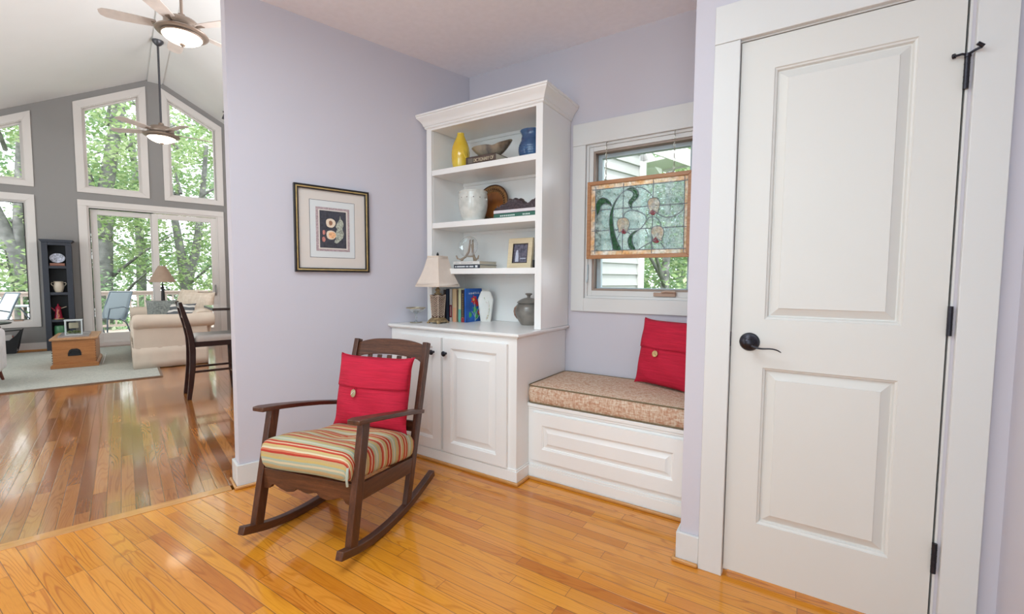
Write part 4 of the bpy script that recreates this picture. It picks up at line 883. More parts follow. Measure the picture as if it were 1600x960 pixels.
# ------------------------------------------------------------------ middle shelf
M['celadon'] = glaze('crackled pale celadon glaze', (.56, .58, .54), (.68, .69, .65), 20, .22, (.74, .75, .72))
t = thing('cache_pot', 'round pale celadon pot with a dotted band on the middle shelf', 'pot', (-1.892, 2.445, S2))
MB().lathe([(0, 0), (.072, 0), (.076, .004), (.078, .030), (.081, .034), (.084, .045), (.094, .080), (.0995, .115), (.1010, .150), (.0985, .180), (.0955, .192), (.0955, .196), (.0985, .200), (.0985, .206), (.095, .209), (.091, .207), (.090, .200), (.092, .15), (.08, .05), (0, .03)], n=56).build('body', M['celadon'], t)
m_ = MB()
for k in range(14):
    a = 2*math.pi*k/14; m_.lathe([(.0045, 0), (.0035, .0025), (0, .003)], n=10).xf(Matrix.Rotation(a, 4, 'Z') @ Matrix.Translation((.0985, 0, .158)) @ Matrix.Rotation(R(90), 4, 'Y'), m_.n()-30)
m_.build('dots', pap('brown dots', (.14, .09, .09)), t)
m_ = MB()
for a_ in (R(190), R(10)): m_.lathe([(.008, 0), (.006, .008), (0, .011)], n=12).xf(Matrix.Rotation(a_, 4, 'Z') @ Matrix.Translation((.098, 0, .150)) @ Matrix.Rotation(R(90), 4, 'Y'), m_.n()-36)
m_.build('lug', M['celadon'], t)
t = thing('copper_plate', 'brown embossed plate standing upright behind the celadon pot', 'plate', (-1.838, 2.600, S2+.1405)); t.rotation_euler = (R(90-9), 0, 0)
M['copper'] = glaze('burnt copper', (.16, .045, .008), (.30, .10, .02), 8, .35); M['embossed'] = plain('embossed copper rim', (.30, .15, .055), .4, .3, var=.55, scale=160, bump=.9, bscale=160)
MB().lathe([(0, 0), (.085, .002), (.090, .006), (0, .006)], n=56).build('well', M['copper'], t)
MB().lathe([(.0905, .004), (.097, .010), (.112, .013), (.128, .015), (.134, .014), (.130, .008), (.09, .0)], n=64).build('rim', M['embossed'], t)
m_ = MB(); m_.tube([(.134*math.cos(a), .134*math.sin(a), .013) for a in [2*math.pi*k/64 for k in range(65)]], .005, 8, caps=False)
for k in range(40): a = 2*math.pi*k/40; m_.tube([(.098*math.cos(a), .098*math.sin(a), .012), (.105*math.cos(a+.03), .105*math.sin(a+.03), .016), (.112*math.cos(a), .112*math.sin(a), .0165)], .0028, 5)
m_.build('edge_bead', plain('dark copper bead', (.08, .035, .018), .4, .3), t)
B = book('flat book with a green lettered spine, lowest on the middle shelf', (-1.655, 2.352, S2), .312, .20, .028, pap('green jacket', (.035, .13, .095)), True, 'books lying under the dark carving')
m_ = MB(); x_ = .05
while x_ < .27:
    w_ = rr.uniform(.006, .011)
    if not (.15 < x_ < .21): m_.box(x_, x_+w_, -.0012, 0, .009, .017)
    x_ += w_+.005
m_.build('spine_lettering', pap('pale spine lettering', (.62, .70, .66)), B, smooth=0)
B = book('flat book with a white spine under the dark carving', (-1.655, 2.350, S2+.0282), .314, .20, .021, pap('lilac white jacket', (.70, .66, .70)), True, 'books lying under the dark carving')
t = thing('carved_ornament', 'dark carved wooden ornament with a jagged top, on the flat books', 'ornament', (-1.555, 2.47, S2+.0495))
cv = [(-.150, 0), (-.152, .020), (-.135, .032), (-.112, .040), (-.098, .056), (-.080, .056), (-.066, .068), (-.046, .068), (-.032, .084), (-.014, .078), (.0, .088), (.018, .080), (.034, .084), (.050, .066), (.066, .062), (.080, .050), (.098, .046), (.112, .056), (.124, .070), (.140, .068), (.152, .078), (.168, .060), (.170, 0)]
rings = []
for y_, k in ((-.040, .72), (-.036, .90), (-.022, 1.0), (0, 1.03), (.022, 1.0), (.036, .85)): rings.append([(x_*(1-.0*k), y_+(.012*math.sin(60*x_) if abs(y_) > .01 else 0), z*k) for x_, z in cv])
MB().loops(rings, True, True).build('carving', plain('black brown carved wood', (.055, .034, .040), .55, var=.7, scale=110, bump=1.0, bscale=90), t, smooth=30)
m_ = MB()
for k in range(13): x_ = -.125+k*.022; m_.tube([(x_, -.040, .006), (x_+.003, -.042, .024), (x_-.002, -.039, .044 if k < 10 else .034)], .0028, 5)
m_.build('carved_ribs', plain('worn carved ribs', (.12, .085, .090), .5, var=.5, scale=90), t)

# ------------------------------------------------------------------ top shelf
q = NT('amber yellow art glass'); o = q.obj(); q.base(q.ramp(q.noise(o, 9, 3), [(.3, (.80, .50, .02)), (.7, (.92, .70, .09))]), .12, 0, .5); q.b.inputs['Transmission Weight'].default_value = .15; M['yellow'] = q.m
t = thing('yellow_vase', 'tall glossy yellow glass vase at the left end of the top shelf', 'vase', (-1.985, 2.425, S1))
pf = [(0, 0), (.046, 0), (.052, .010), (.059, .040), (.063, .080), (.063, .115), (.058, .150), (.048, .180), (.036, .205), (.027, .225), (.023, .240), (.024, .247), (.020, .247), (.018, .23), (.03, .2), (.05, .1), (0, .02)]
mb = MB().lathe(pf, n=48); mb.build('body', M['yellow'], t)
m_ = MB(); m_.strip([(.040, -.018, .135), (.062, -.030, .095), (.082, -.040, .062), (.096, -.046, .042)], [.030, .034, .028, .010], [.012, .014, .012, .006], side=(.3, .95, 0)); m_.build('pulled_lip', M['yellow'], t, sub=1)
B = book('thick brown dictionary lying on the top shelf with its title on the spine', (-1.876, 2.345, S1), .240, .175, .050, pap('brown cloth binding', (.075, .048, .038), var=.3), True)
box('spine_label', pap('grey spine label', (.16, .14, .12)), B, .018, .058, -.0012, 0, .010, .040, smooth=0)
cu = bpy.data.curves.new('spine_title', 'FONT'); cu.body = 'DICTIONARY OF'; cu.size = .031; cu.extrude = .0006; cu.space_character = .92
tmp = bpy.data.objects.new('tmp', cu); col.objects.link(tmp); bpy.context.view_layer.update()
me = bpy.data.meshes.new_from_object(tmp.evaluated_get(bpy.context.evaluated_depsgraph_get())); bpy.data.objects.remove(tmp)
me.materials.clear(); me.materials.append(pap('gilt lettering', (.58, .50, .36)))
xs_ = [v.co.x for v in me.vertices]; wdt = max(xs_)-min(xs_)
for v in me.vertices: v.co = Vector((.064+(v.co.x-min(xs_))*(.160/wdt), -.0006-v.co.z, .014+v.co.y))
tt = bpy.data.objects.new('spine_title', me); col.objects.link(tt); tt.parent = B
t = thing('freeform_bowl', 'long grey and tan freeform bowl resting on the brown dictionary', 'bowl', (-1.742, 2.45, S1+.0505))
def bowlpt(i, j, inner):
    a = 2*math.pi*i; r_ = j; ca, sa = math.cos(a), math.sin(a)
    rim = .074-.012*math.exp(-((ca*.16-.045)/.03)**2)+.022*max(0, ca)**3+.004*max(0, -ca)
    x_ = ca*r_*(.160 if ca > 0 else .158); y_ = sa*r_*.062*(1-.2*ca); z = .002+(rim)*(r_**2.4)
    return (x_, y_, z+(.006 if inner else 0)) if r_ > 0 else (0, 0, .002+(.006 if inner else 0))
mb = MB(); mb.grid(lambda i, j: bowlpt(i, j, False), 48, 10); mb.grid(lambda i, j: bowlpt(i, j*.985, True), 48, 10)
qn = NT('banded horn'); o = qn.obj(); sp = qn.n('ShaderNodeSeparateXYZ'); qn.l(o, sp.inputs[0]); f = qn.math('ADD', qn.math('MULTIPLY', sp.outputs[0], 2.6), qn.math('MULTIPLY', qn.noise(o, 18, 2), .35))
qn.base(qn.ramp(qn.math('ADD', f, .32), [(.1, (.30, .24, .18)), (.35, (.36, .30, .22)), (.52, (.13, .11, .10)), (.66, (.32, .25, .18)), (.8, (.08, .06, .045)), (.95, (.34, .28, .18))]), .3, 0, .2)
mb.build('bowl', qn.m, t, smooth=60, weld=True)
M['cobalt'] = glaze('blue ribbed glaze', (.022, .060, .15), (.035, .10, .22), 12, .25)
t = thing('blue_vase', 'blue ribbed stoneware vase at the right end of the top shelf', 'vase', (-1.436, 2.46, S1))
pf = [(0, 0), (.066, 0), (.070, .006)]+[(.070+.018*math.sin(math.pi*min(1, z/.12))+.0010*math.sin(z*520), z) for z in [.010+.004*k for k in range(28)]]+[(.071, .130), (.067, .142), (.067, .152), (.071, .163), (.077, .172), (.078, .177), (.072, .179), (.064, .172), (.06, .15), (.06, .05), (0, .03)]
MB().lathe(pf, n=56).build('body', M['cobalt'], t, smooth=60)

# ================================================================== GABLE WINDOWS AND SLIDING DOOR
def polyring(mb, outer, inner, y0, y1):
    n = len(outer)
    for i in range(n): j = (i+1) % n; mb.prism([outer[i], outer[j], inner[j], inner[i]], y0, y1, 'xz')
    return mb
def inset4(q, l, r, b, t):   # q: BL, BR, TR, TL ; vertical inset for a sloping top
    (bl, br, tr, tl) = q; m = (tr[1]-tl[1])/(tr[0]-tl[0]); zt = lambda u: tl[1]+m*(u-tl[0])-t
    return [(bl[0]+l, bl[1]+b), (br[0]-r, br[1]+b), (br[0]-r, zt(br[0]-r)), (bl[0]+l, zt(bl[0]+l))]
def gwindow(n_, q, l, r, b, t, glass_in=.028, crank=None, screen=False):
    w_ = sroot('window_%d' % n_, True); i1 = inset4(q, l, r, b, t); o1 = q
    polyring(MB(), o1, i1, WF-.020, WF-.0005).build('window_casing', M['trim2'], w_, bevel=.002)
    i0 = inset4(i1, -.004, -.004, -.004, -.004) if False else i1
    i2 = inset4(i1, .012, .012, .012, .012); polyring(MB(), i1, i2, WF-.001, WF+.12).build('window_frame', M['trim2'], w_)
    i3 = inset4(i2, glass_in, glass_in, glass_in, glass_in)
    polyring(MB(), i2, i3, WF+.045, WF+.085).build('sash', M['iron'] if False else M['trim2'], w_, bevel=.001)
    if screen: polyring(MB(), i3, inset4(i3, .008, .008, .008, .008), WF+.035, WF+.044).build('screen_edge', M['iron'], w_)
    MB().prism(i3, WF+.064, WF+.068, 'xz').build('pane', M['pane'], w_, smooth=0)
    if crank: MB().box(crank-.05, crank+.05, WF+.01, WF+.04, q[0][1]+b+.013, q[0][1]+b+.035).build('crank_handle', M['tan'], w_, bevel=.003)
    return w_
def topz(u): return roof(u)-.105
gwindow(2, [(-4.10, .375), (-2.992, .375), (-2.992, 2.435), (-4.10, 2.435)], .09, .09, .085, .10, .022, -3.24, True)
gwindow(3, [(-4.10, 2.558), (-2.985, 2.558), (-2.985, topz(-2.985)), (-4.10, topz(-4.10))], .09, .09, .085, .115)
gwindow(4, [(-2.508, 2.547), (-1.590, 2.547), (-1.590, topz(-1.590)), (-2.508, topz(-2.508))], .098, .098, .078, .125)
gwindow(5, [(-1.385, 2.542), (-.487, 2.542), (-.487, topz(-.487)), (-1.385, topz(-1.385))], .085, .098, .078, .125)
sd = sroot('door_2', True)
q_ = [(-2.513, 0), (-.497, 0), (-.497, 2.425), (-2.513, 2.425)]; mb = MB()
mb.box(-2.513, -2.405, WF-.022, WF-.0005, 0, 2.330); mb.box(-.600, -.497, WF-.022, WF-.0005, 0, 2.330); mb.box(-2.513, -.497, WF-.024, WF-.0005, 2.3305, 2.425); mb.build('door_casing', M['trim2'], sd, bevel=.002)
mb = MB(); ring(mb, -2.4185, -.5905, 0, 2.3395, .036, WF+.0005, WF+.13, .05); mb.build('door_frame', M['trim2'], sd, bevel=.002)
mb = MB(); mb.box(-2.382, -2.374, WF+.02, WF+.05, .05, 2.3); mb.box(-2.382, -1.55, WF+.02, WF+.05, 2.292, 2.307); mb.build('screen_track', M['iron'], sd)
def slpanel(name, u0, u1, y, zt=2.29):
    mb = MB(); ring(mb, u0, u1, .052, zt, .085, y, y+.04, .16); o_ = mb.build(name, M['trim2'], sd, bevel=.003)
    MB().box(u0+.08, u1-.08, y+.018, y+.023, .20, zt-.08).build('pane', M['pane'], o_, smooth=0); return o_
pL = slpanel('fixed_panel', -2.372, -1.515, WF+.06); pR = slpanel('sliding_panel', -1.578, -.624, WF+.012)
mb = MB(); mb.box(-.676, -.650, WF-.002, WF+.011, .82, 1.03); mb.tube([(-.663, WF-.004, .99), (-.663, WF-.020, .975), (-.663, WF-.022, .90), (-.663, WF-.018, .855), (-.663, WF-.004, .84)], .007, 8); mb.build('door_handle', plain('nickel', (.38, .37, .36), .3, .8), pR, bevel=.001)

# ================================================================== CEILING FANS
M['fanmetal'] = plain('brushed bronze fan housing', (.30, .235, .19), .35, .45); M['fandark'] = plain('dark bronze', (.09, .09, .10), .4, .6)
M['blade'] = plain('maple fan blade', (.60, .53, .48), .5); M['bowl'] = emit('lit alabaster bowl', (1.0, .87, .66), 7.0)
def fan(label, u, w, zb_, a0, rod_mat):
    F_ = lthing('ceiling_fan', label, 'ceiling fan', u, w, zb_, 0, 'ceiling fans on the ridge beam')
    top = 4.565-zb_
    MB().lathe([(0, top-.001), (.070, top-.001), (.068, top-.02), (.040, top-.055), (.016, top-.075), (0, top-.078)][::-1], n=28).build('canopy', M['fandark'], F_)
    MB().tube([(0, 0, .30), (0, 0, top-.05)], .0135, 12).build('downrod', M[rod_mat], F_)
    MB().lathe([(.0, .285), (.030, .300), (.036, .270), (.075, .252), (.128, .240), (.150, .215), (.152, .172), (.140, .155), (.120, .148), (0, .146)][::-1], n=40).build('motor_housing', M['fanmetal'], F_)
    MB().lathe([(.0, .145), (.10, .145), (.185, .138), (.215, .128), (.222, .118), (.215, .110), (.19, .106), (0, .104)][::-1], n=48).build('ring', M['fanmetal'], F_)
    lk_ = MB().lathe([(.0, .103), (.168, .103), (.174, .098), (.174, .088), (.168, .084), (0, .084)][::-1], n=48).build('light_ring', M['fanmetal'], F_)
    MB().lathe([(0, .014), (.03, .015), (.08, .026), (.125, .047), (.155, .068), (.166, .083), (0, .084)], n=48).build('light_bowl', M['bowl'], F_)
    MB().lathe([(0, -.018), (.006, -.014), (.008, -.004), (.022, .002), (.026, .012), (.022, .018), (0, .02)], n=20).build('finial', M['fanmetal'], F_)
    for k in range(5):
        Rz = Matrix.Rotation(a0+2*math.pi*k/5, 4, 'Z')
        ir = MB().strip([(.11, 0, .150), (.17, 0, .158), (.24, 0, .165)], [.030, .024, .050], .006, side=(0, 1, 0)).xf(Rz).build('blade_iron', M['fanmetal'], F_)
        pl = [(.20, -.050), (.34, -.062), (.52, -.068), (.60, -.060), (.635, -.035), (.64, 0), (.635, .035), (.60, .060), (.52, .068), (.34, .062), (.20, .050)]
        MB().prism(pl, -.003, .003, 'xy').xf(Rz @ Matrix.Translation((0, 0, .168)) @ Matrix.Rotation(R(10), 4, 'X')).build('fan_blade', M['blade'], F_, bevel=.001)
    return F_
fan('nearer ceiling fan with a large lit bowl, its short rod under the ridge beam', -1.475, 2.80, 3.465, R(20), 'fanmetal')
fan('farther ceiling fan hanging low on a long dark rod before the gable windows', -1.502, 5.549, 3.105, R(4), 'fandark')
t = lthing('spot_light', 'small dark grey spotlight fixed under the right-hand roof slope', 'spotlight', -.508, 6.72, roof(-.508)-.002)
MB().lathe([(0, 0), (.045, 0), (.045, -.015), (.012, -.02), (.012, -.05), (0, -.05)][::-1], n=20).build('mount', M['fandark'], t)
MB().lathe([(0, -.04), (.030, -.045), (.055, -.13), (.048, -.13), (0, -.10)][::-1], n=24).xf(Matrix.Translation((0, 0, .0)) @ Matrix.Rotation(R(25), 4, 'X')).build('head', M['fandark'], t)

# ================================================================== BIG ROOM FURNITURE (x = u, y = w)
M['rug'] = weave('pale sisal', (.33, .35, .33), (.42, .43, .39), (.50, .50, .45), 90)
t = lthing('area_rug', 'large pale grey-green woven rug on the far oak floor', 'rug', -3.3, 5.4, .0)
MB().box(-1.70, 1.60, -1.60, 1.70, .001, .009).build('rug_field', M['rug'], t, smooth=0)
mb = MB(); ring(mb, -1.71, 1.61, -1.612, 1.712, .022, -.001, .011)
for i, (x_, y_, z_) in enumerate(mb.v): mb.v[i] = (x_, z_, y_+.0005+.001)
mb.build('rug_binding', plain('brown rug binding', (.20, .14, .10), .9), t)

# sofa
M['canvas'] = plain('cream slipcover canvas', (.60, .51, .42), .92, var=.04, scale=5, bump=.5, bscale=22)
SF = lthing('sofa', 'cream slipcovered sofa with rolled arms and a skirt to the floor', 'sofa', -1.93, 4.45, .0095)
def roll(y, name):
    mb = MB(); yc = y
    def f(i, j):
        a = R(-150)+R(300)*j; x_ = .0+(.85)*i; rr = .098-.006*math.sin(math.pi*i)+.004*math.sin(9*i)*math.sin(5*j)
        endr = 1 if .02 < i < .98 else .86
        return (x_+.02*(i > .98)*0, yc-rr*endr*math.sin(a), .585+rr*endr*math.cos(a))
    mb.grid(f, 26, 20)
    mb.loops([[f(0, j/20) for j in range(21)], [(0-.008, yc+(p[1]-yc)*.7, .585+(p[2]-.585)*.7) for p in [f(0, j/20) for j in range(21)]]], False, True)
    mb.loops([[f(1, j/20) for j in range(21)], [(.858, yc+(p[1]-yc)*.7, .585+(p[2]-.585)*.7) for p in [f(1, j/20) for j in range(21)]]], False, True)
    o_ = mb.build(name, M['canvas'], SF, smooth=60)
    b_ = MB(); b_.box(-.005, .775, yc-.045, yc+.105, .24, .56); b_.build('arm_panel', M['canvas'], o_, bevel=.015, seg=3)
roll(.045, 'arm'); roll(2.02, 'arm')
def skirt(mb, x0, y0, x1, y1, z0, z1, n=24):
    mb.grid(lambda i, j: (x0+(x1-x0)*i+ (y1-y0 != 0)*.004*math.sin(40*i), y0+(y1-y0)*i+(x1-x0 != 0)*(.006*math.sin(23*i)+.01*(1-j)*-1), z0+(z1-z0)*j), n, 3)
mb = MB(); skirt(mb, -.010, .0, .765, .0, .0, .262); skirt(mb, -.010, .0, -.010, 2.10, .0, .262); skirt(mb, .765, .0, .80, 2.10, .0, .262); skirt(mb, -.010, 2.10, .765, 2.10, 0, .262)
mb.build('skirt', M['canvas'], SF, solid=.008, smooth=60)
MB().box(.0, .74, .03, 2.07, .20, .36).build('seat_deck', M['canvas'], SF, bevel=.02, seg=3)
for y0, y1 in ((.16, .99), (1.0, 1.83), ): MB().box(-.02, .60, y0+.01, y1, .365, .50).build('seat_cushion', M['canvas'], SF, bevel=.04, seg=4)
mb = MB(); mb.loops([[(.60, y, .30), (.62, y, .62), (.68, y, .70), (.78, y, .715), (.845, y, .68), (.85, y, .60), (.80, y, .26)] for y in (.14, .3, 1.0, 1.7, 1.86)], True, True); mb.build('back', M['canvas'], SF, smooth=50, bevel=.01)
def cushion_thing(label, u, w, z, rz, tilt, w_, h_, t_, mat, seed, group=None):
    P_ = lthing('throw_pillow', label, 'pillow', u, w, z, rz, group); P_.rotation_euler = (tilt, 0, ANG+rz)
    mb, pt = pillow_mb(w_, h_, t_, seed); mb.build('pillow_cover', mat, P_, smooth=60, weld=True); return P_
M['greyfab'] = weave('grey green chenille', (.13, .15, .14), (.20, .22, .21), (.28, .30, .28), 90)
M['creamfab'] = weave('cream jacquard', (.58, .48, .38), (.64, .54, .44), (.70, .61, .51), 30)
M['swirl'] = None
q = NT('charcoal and white swirl fabric'); wv = q.n('ShaderNodeTexWave', wave_type='RINGS'); wv.inputs['Scale'].default_value = 4; wv.inputs['Distortion'].default_value = 5; q.l(q.obj(), wv.inputs['Vector']); q.base(q.ramp(wv.outputs['Fac'], [(.62, (.10, .11, .12)), (.72, (.62, .60, .56))]), .9); M['swirl'] = q.m
cushion_thing('grey-green throw pillow leaning on the near end of the cream sofa', -1.60, 5.02, .500, R(8), R(-10), .36, .36, .13, M['greyfab'], 21)
cushion_thing('charcoal pillow with white swirls on the cream sofa', -1.46, 4.93, .500, R(-30), R(-20), .42, .32, .12, M['swirl'], 22)
cushion_thing('cream jacquard pillow on the sofa, the one nearer the lamp', -1.32, 5.75, .505, R(-70), R(-14), .52, .50, .17, M['creamfab'], 23, 'cream jacquard pillows')
cushion_thing('cream jacquard pillow on the sofa, standing beside the table edge', -1.20, 5.22, .505, R(-58), R(-14), .50, .46, .17, M['creamfab'], 24, 'cream jacquard pillows')

# end table and lamp past the sofa
t = lthing('end_table', 'dark end table past the far arm of the sofa', 'table', -1.50, 6.92, .0)
MB().box(-.22, .22, -.20, .20, .590, .615).build('tabletop', M['darkwood_x'], t, bevel=.004)
for sx in (-1, 1):
    for sy in (-1, 1): MB().box(sx*.18-.02, sx*.18+.02, sy*.16-.02, sy*.16+.02, .0095, .59).build('leg', M['darkwood'], t, bevel=.003)
t = lthing('lamp', 'lamp with a tan cone shade and dark iron base before the sliding door', 'lamp', -1.495, 6.80, .6155)
MB().lathe([(0, 0), (.085, 0), (.085, .012), (.050, .030), (.033, .07), (.028, .16), (.024, .30), (.016, .36), (.028, .375), (.016, .392), (.009, .43), (.009, .56), (0, .56)], n=28).build('base', M['iron'], t)
MB().tube([(0, 0, .335), (.09, 0, .335), (.09, 0, .36)], .007, 8).build('switch_arm', M['iron'], t)
MB().lathe([(.182, .470), (.186, .472), (.050, .742), (.046, .742)], n=48, close=False).build('lamp_shade', plain('tan lamp shade', (.40, .29, .215), .9), t, solid=.003)
MB().lathe([(0, .56), (.006, .56), (.005, .745), (.012, .752), (0, .765)], n=12).build('finial', M['iron'], t)

# tall black shelf tower and what stands on it
TW = lthing('shelf_tower', 'tall narrow black open shelf tower against the grey gable wall', 'shelf', -2.762, 7.11, 0)
M['blackpaint'] = plain('blue black paint', (.022, .026, .040), .45); M['shelfred'] = plain('dark red shelf edge', (.10, .03, .025), .5)
for s in (-1, 1): MB().box(s*.145-.013, s*.145+.013, .012, .235, .0, 1.68).build('side_panel', M['blackpaint'], TW)
MB().box(-.13, .13, .225, .235, .0, 1.68).build('back_panel', M['iron'], TW)
mb = MB(); mb.box(-.165, -.098, 0, .0115, .0, 1.66); mb.box(.098, .165, 0, .0115, .0, 1.66); mb.box(-.0975, .0975, 0, .0115, 1.655, 1.70); mb.box(-.165, -.098, 0, .0115, 1.66, 1.70); mb.box(.098, .165, 0, .0115, 1.66, 1.70); mb.build('face_frame', M['blackpaint'], TW, bevel=.001)
mb = MB(); mb.prism([(-.165, 1.70), (.165, 1.70), (.188, 1.728), (.188, 1.742), (-.188, 1.742), (-.188, 1.728)], -.014, .245, 'xz'); mb.build('cornice', M['blackpaint'], TW, bevel=.002)
for z in (.105, .495, .920, 1.335): MB().box(-.1315, .1315, .012, .224, z-.040, z).build('shelf', M['blackpaint'], TW)
def tz(z): return z+.0005
M['bluewhite'] = plain('blue and white china', (.42, .44, .52), .25, var=.55, scale=45)
t = lthing('china_plate', 'oval blue and white plate standing on the top shelf of the black tower', 'plate', -2.762, 7.185, 1.455); t.rotation_euler = (R(80), 0, ANG)
MB().lathe([(0, 0), (.05, .0), (.085, .008), (.092, .012), (.088, .014), (.05, .006), (0, .005)], n=40).xf(Matrix.Diagonal((.96, .82, 1, 1))).build('plate', M['bluewhite'], t)
for k, (z, c) in enumerate(((1.3355, (.22, .08, .05)), (1.3560, (.36, .17, .12)))):
    t = lthing('book', ['dark red-brown book lying lower under the china plate', 'tan-red book lying upper under the china plate'][k], 'book', -2.845, 7.125, z, 0, 'books under the china plate')
    b_ = MB(); b_.box(0, .165, 0, .10, 0, .0025); b_.box(0, .165, 0, .10, .0165, .019); b_.box(0, .165, 0, .003, 0, .019); b_.build('cover', pap('brown red cover %d' % k, c), t); box('pages', M['page'], t, .003, .162, .003, .098, .0027, .0163)
t = lthing('two_handled_pot', 'cream two-handled pot on the second shelf of the black tower', 'pot', -2.765, 7.19, .9205)
MB().lathe([(0, 0), (.040, 0), (.046, .01), (.058, .05), (.062, .09), (.056, .125), (.050, .145), (.054, .165), (.058, .172), (.05, .17), (.046, .14), (.05, .09), (0, .02)], n=36).build('body', plain('cream stoneware', (.58, .50, .40), .4), t)
for s in (-1, 1): MB().tube([(s*.050, 0, .085), (s*.068, 0, .105), (s*.085, 0, .130), (s*.078, 0, .152), (s*.052, 0, .150)], [.006, .006, .006, .006, .005], 8).build('handle', plain('cream stoneware handle', (.58, .50, .40), .4), t)
t = lthing('red_pitcher', 'red painted pitcher with a spout on the third shelf of the black tower', 'pitcher', -2.785, 7.18, .4955); M['redglaze'] = plain('crimson glaze', (.26, .015, .035), .25, var=.2)
MB().lathe([(0, 0), (.052, 0), (.050, .02), (.040, .09), (.034, .16), (.036, .185), (.020, .205), (.010, .215), (.012, .235), (0, .245)], n=32).build('body', M['redglaze'], t)
MB().tube([(-.036, 0, .13), (-.060, 0, .165), (-.080, 0, .190)], [.014, .009, .006], 8).build('spout', M['redglaze'], t)
MB().tube([(.034, 0, .17), (.070, 0, .185), (.095, 0, .195)], [.006, .007, .006], 8).build('handle', plain('gilt handle', (.40, .30, .22), .4), t)
MB().lathe([(.047, .0), (.062, .0), (.062, .012), (.047, .012)], n=28, close=True).build('foot', plain('ochre foot', (.42, .28, .10), .4), t)
MB().tube([(0, -.040, .02), (.008, -.042, .06), (-.006, -.040, .10), (.006, -.037, .15)], [.010, .012, .010, .008], 8).build('painted_relief', plain('orange relief', (.48, .14, .07), .4, var=.5, scale=70), t)
t = lthing('green_bowl', 'round green bowl low in the black tower behind the wooden chest', 'bowl', -2.775, 7.19, .1055)
MB().lathe([(0, 0), (.05, 0), (.052, .02), (.07, .10), (.075, .20), (.070, .27), (.06, .285), (.055, .28), (.065, .2), (0, .03)], n=36).build('body', plain('green glaze', (.05, .17, .08), .3), t)

# pine chest with tray, lantern and magazine
CH = lthing('wooden_chest', 'honey pine blanket chest with a dark cup handle on its end', 'chest', -2.500, 5.11, .0095, R(-1.0)); M['pine'] = wood('honey pine', (.30, .105, .028), (.42, .165, .045), (.50, .22, .07), 'x', .4, 1.2)
M['pine_top'] = wood('honey pine top', (.34, .16, .07), (.46, .24, .11), (.55, .31, .15), 'y', .4, 1.2)
MB().box(-.200, .200, 0, .80, .045, .352).build('box', M['pine'], CH, bevel=.003)
mb = MB(); mb.prism([(-.222, 0), (.222, 0), (.222, .035), (.204, .052), (-.204, .052), (-.222, .035)], -.020, .82, 'xz'); mb.build('plinth', M['pine'], CH, bevel=.003)
MB().box(-.222, .222, -.022, .822, .3525, .378).build('lid', M['pine_top'], CH, bevel=.006)
mb = MB(); mb.prism([(-.062, .150), (.062, .150), (.062, .185), (.050, .222), (.025, .240), (-.025, .240), (-.050, .222), (-.062, .185)], -.006, -.0002, 'xz'); mb.tube([(-.045, -.012, .168), (0, -.020, .166), (.045, -.012, .168)], .006, 8); mb.tube([(-.05, -.006, .18), (-.03, -.022, .215), (0, -.027, .224), (.03, -.022, .215), (.05, -.006, .18)], .007, 8); mb.build('handle', M['iron'], CH, bevel=.001)
mb = MB()
for s in (-1, 1):
    for k in range(9): mb.box(s*.200-.003-.004, s*.200+.003-.004, -.0006, .0005, .062+k*.032, .078+k*.032)
mb.build('dovetails', M['dark'], CH, smooth=0)
t = lthing('tray', 'flat grey tray on top of the wooden chest', 'tray', -2.510, 5.50, .3880); M['traygrey'] = plain('grey metal tray', (.32, .30, .30), .45, .3)
mb = MB(); mb.box(-.140, .140, -.27, .30, 0, .006); mb.build('tray_floor', M['traygrey'], t); mb = MB()
for a in ((-.145, -.138, -.275, .305), (.138, .145, -.275, .305), (-.138, .138, -.275, -.268), (-.138, .138, .298, .305)): mb.box(*a, 0, .016)
mb.build('rim', M['traygrey'], t)
t = lthing('terrarium', 'small white-framed glass terrarium with succulents on the tray', 'terrarium', -2.520, 5.50, .3945); M['whitemetal'] = plain('pale blue white metal', (.62, .68, .70), .4)
mb = MB()
for sx in (-1, 1):
    for sy in (-1, 1): mb.bar((sx*.078, sy*.06, 0), (sx*.078, sy*.06, .19), .010, .010)
for z in (.004, .190):
    mb.bar((-.085, -.06, z), (.085, -.06, z), .009, .010); mb.bar((-.085, .06, z), (.085, .06, z), .009, .010); mb.bar((-.078, -.06, z), (-.078, .06, z), .009, .010); mb.bar((.078, -.06, z), (.078, .06, z), .009, .010)
mb.box(-.088, .088, -.07, .07, .194, .200); mb.build('frame', M['whitemetal'], t)
for y_ in (-.058, .058): MB().box(-.073, .073, y_-.001, y_+.001, .008, .186).build('glass_side', M['glass'], t, smooth=0)
MB().box(-.072, .072, -.054, .054, .006, .022).build('pebble_bed', plain('pale pebbles', (.55, .52, .44), .8, var=.4, scale=120), t)
MB().box(-.045, .045, -.02, .02, .085, .160).build('candle', plain('ivory candle', (.70, .62, .46), .6), t, bevel=.006)
rr = random.Random(5)
for cx, cy, s_ in ((-.04, -.02, .034), (.01, -.03, .040), (.045, .0, .030)):
    mb = MB()
    for k in range(16):
        a = k*2.4; el = .3+.07*k; p = Vector((cx, cy, .022)); d_ = Vector((math.cos(a)*math.cos(el), math.sin(a)*math.cos(el), math.sin(el)+.1)); mb.tube([p, p+d_*s_*.6, p+d_*s_], [.003, .006, .0008], 6)
    mb.build('succulent', plain('succulent green', (.22, .27, .10), .6, var=.4, scale=60), t)
tag(inliving(MB().box(-.003, .003, -.16, .16, 0, .105).xf(Matrix.Translation((-2.245, 5.32, .012)) @ Matrix.Rotation(R(16), 4, 'Y')).build('magazine', pap('white magazine', (.70, .72, .74)), None)), 'white magazine leaning on the right side of the wooden chest', 'magazine')

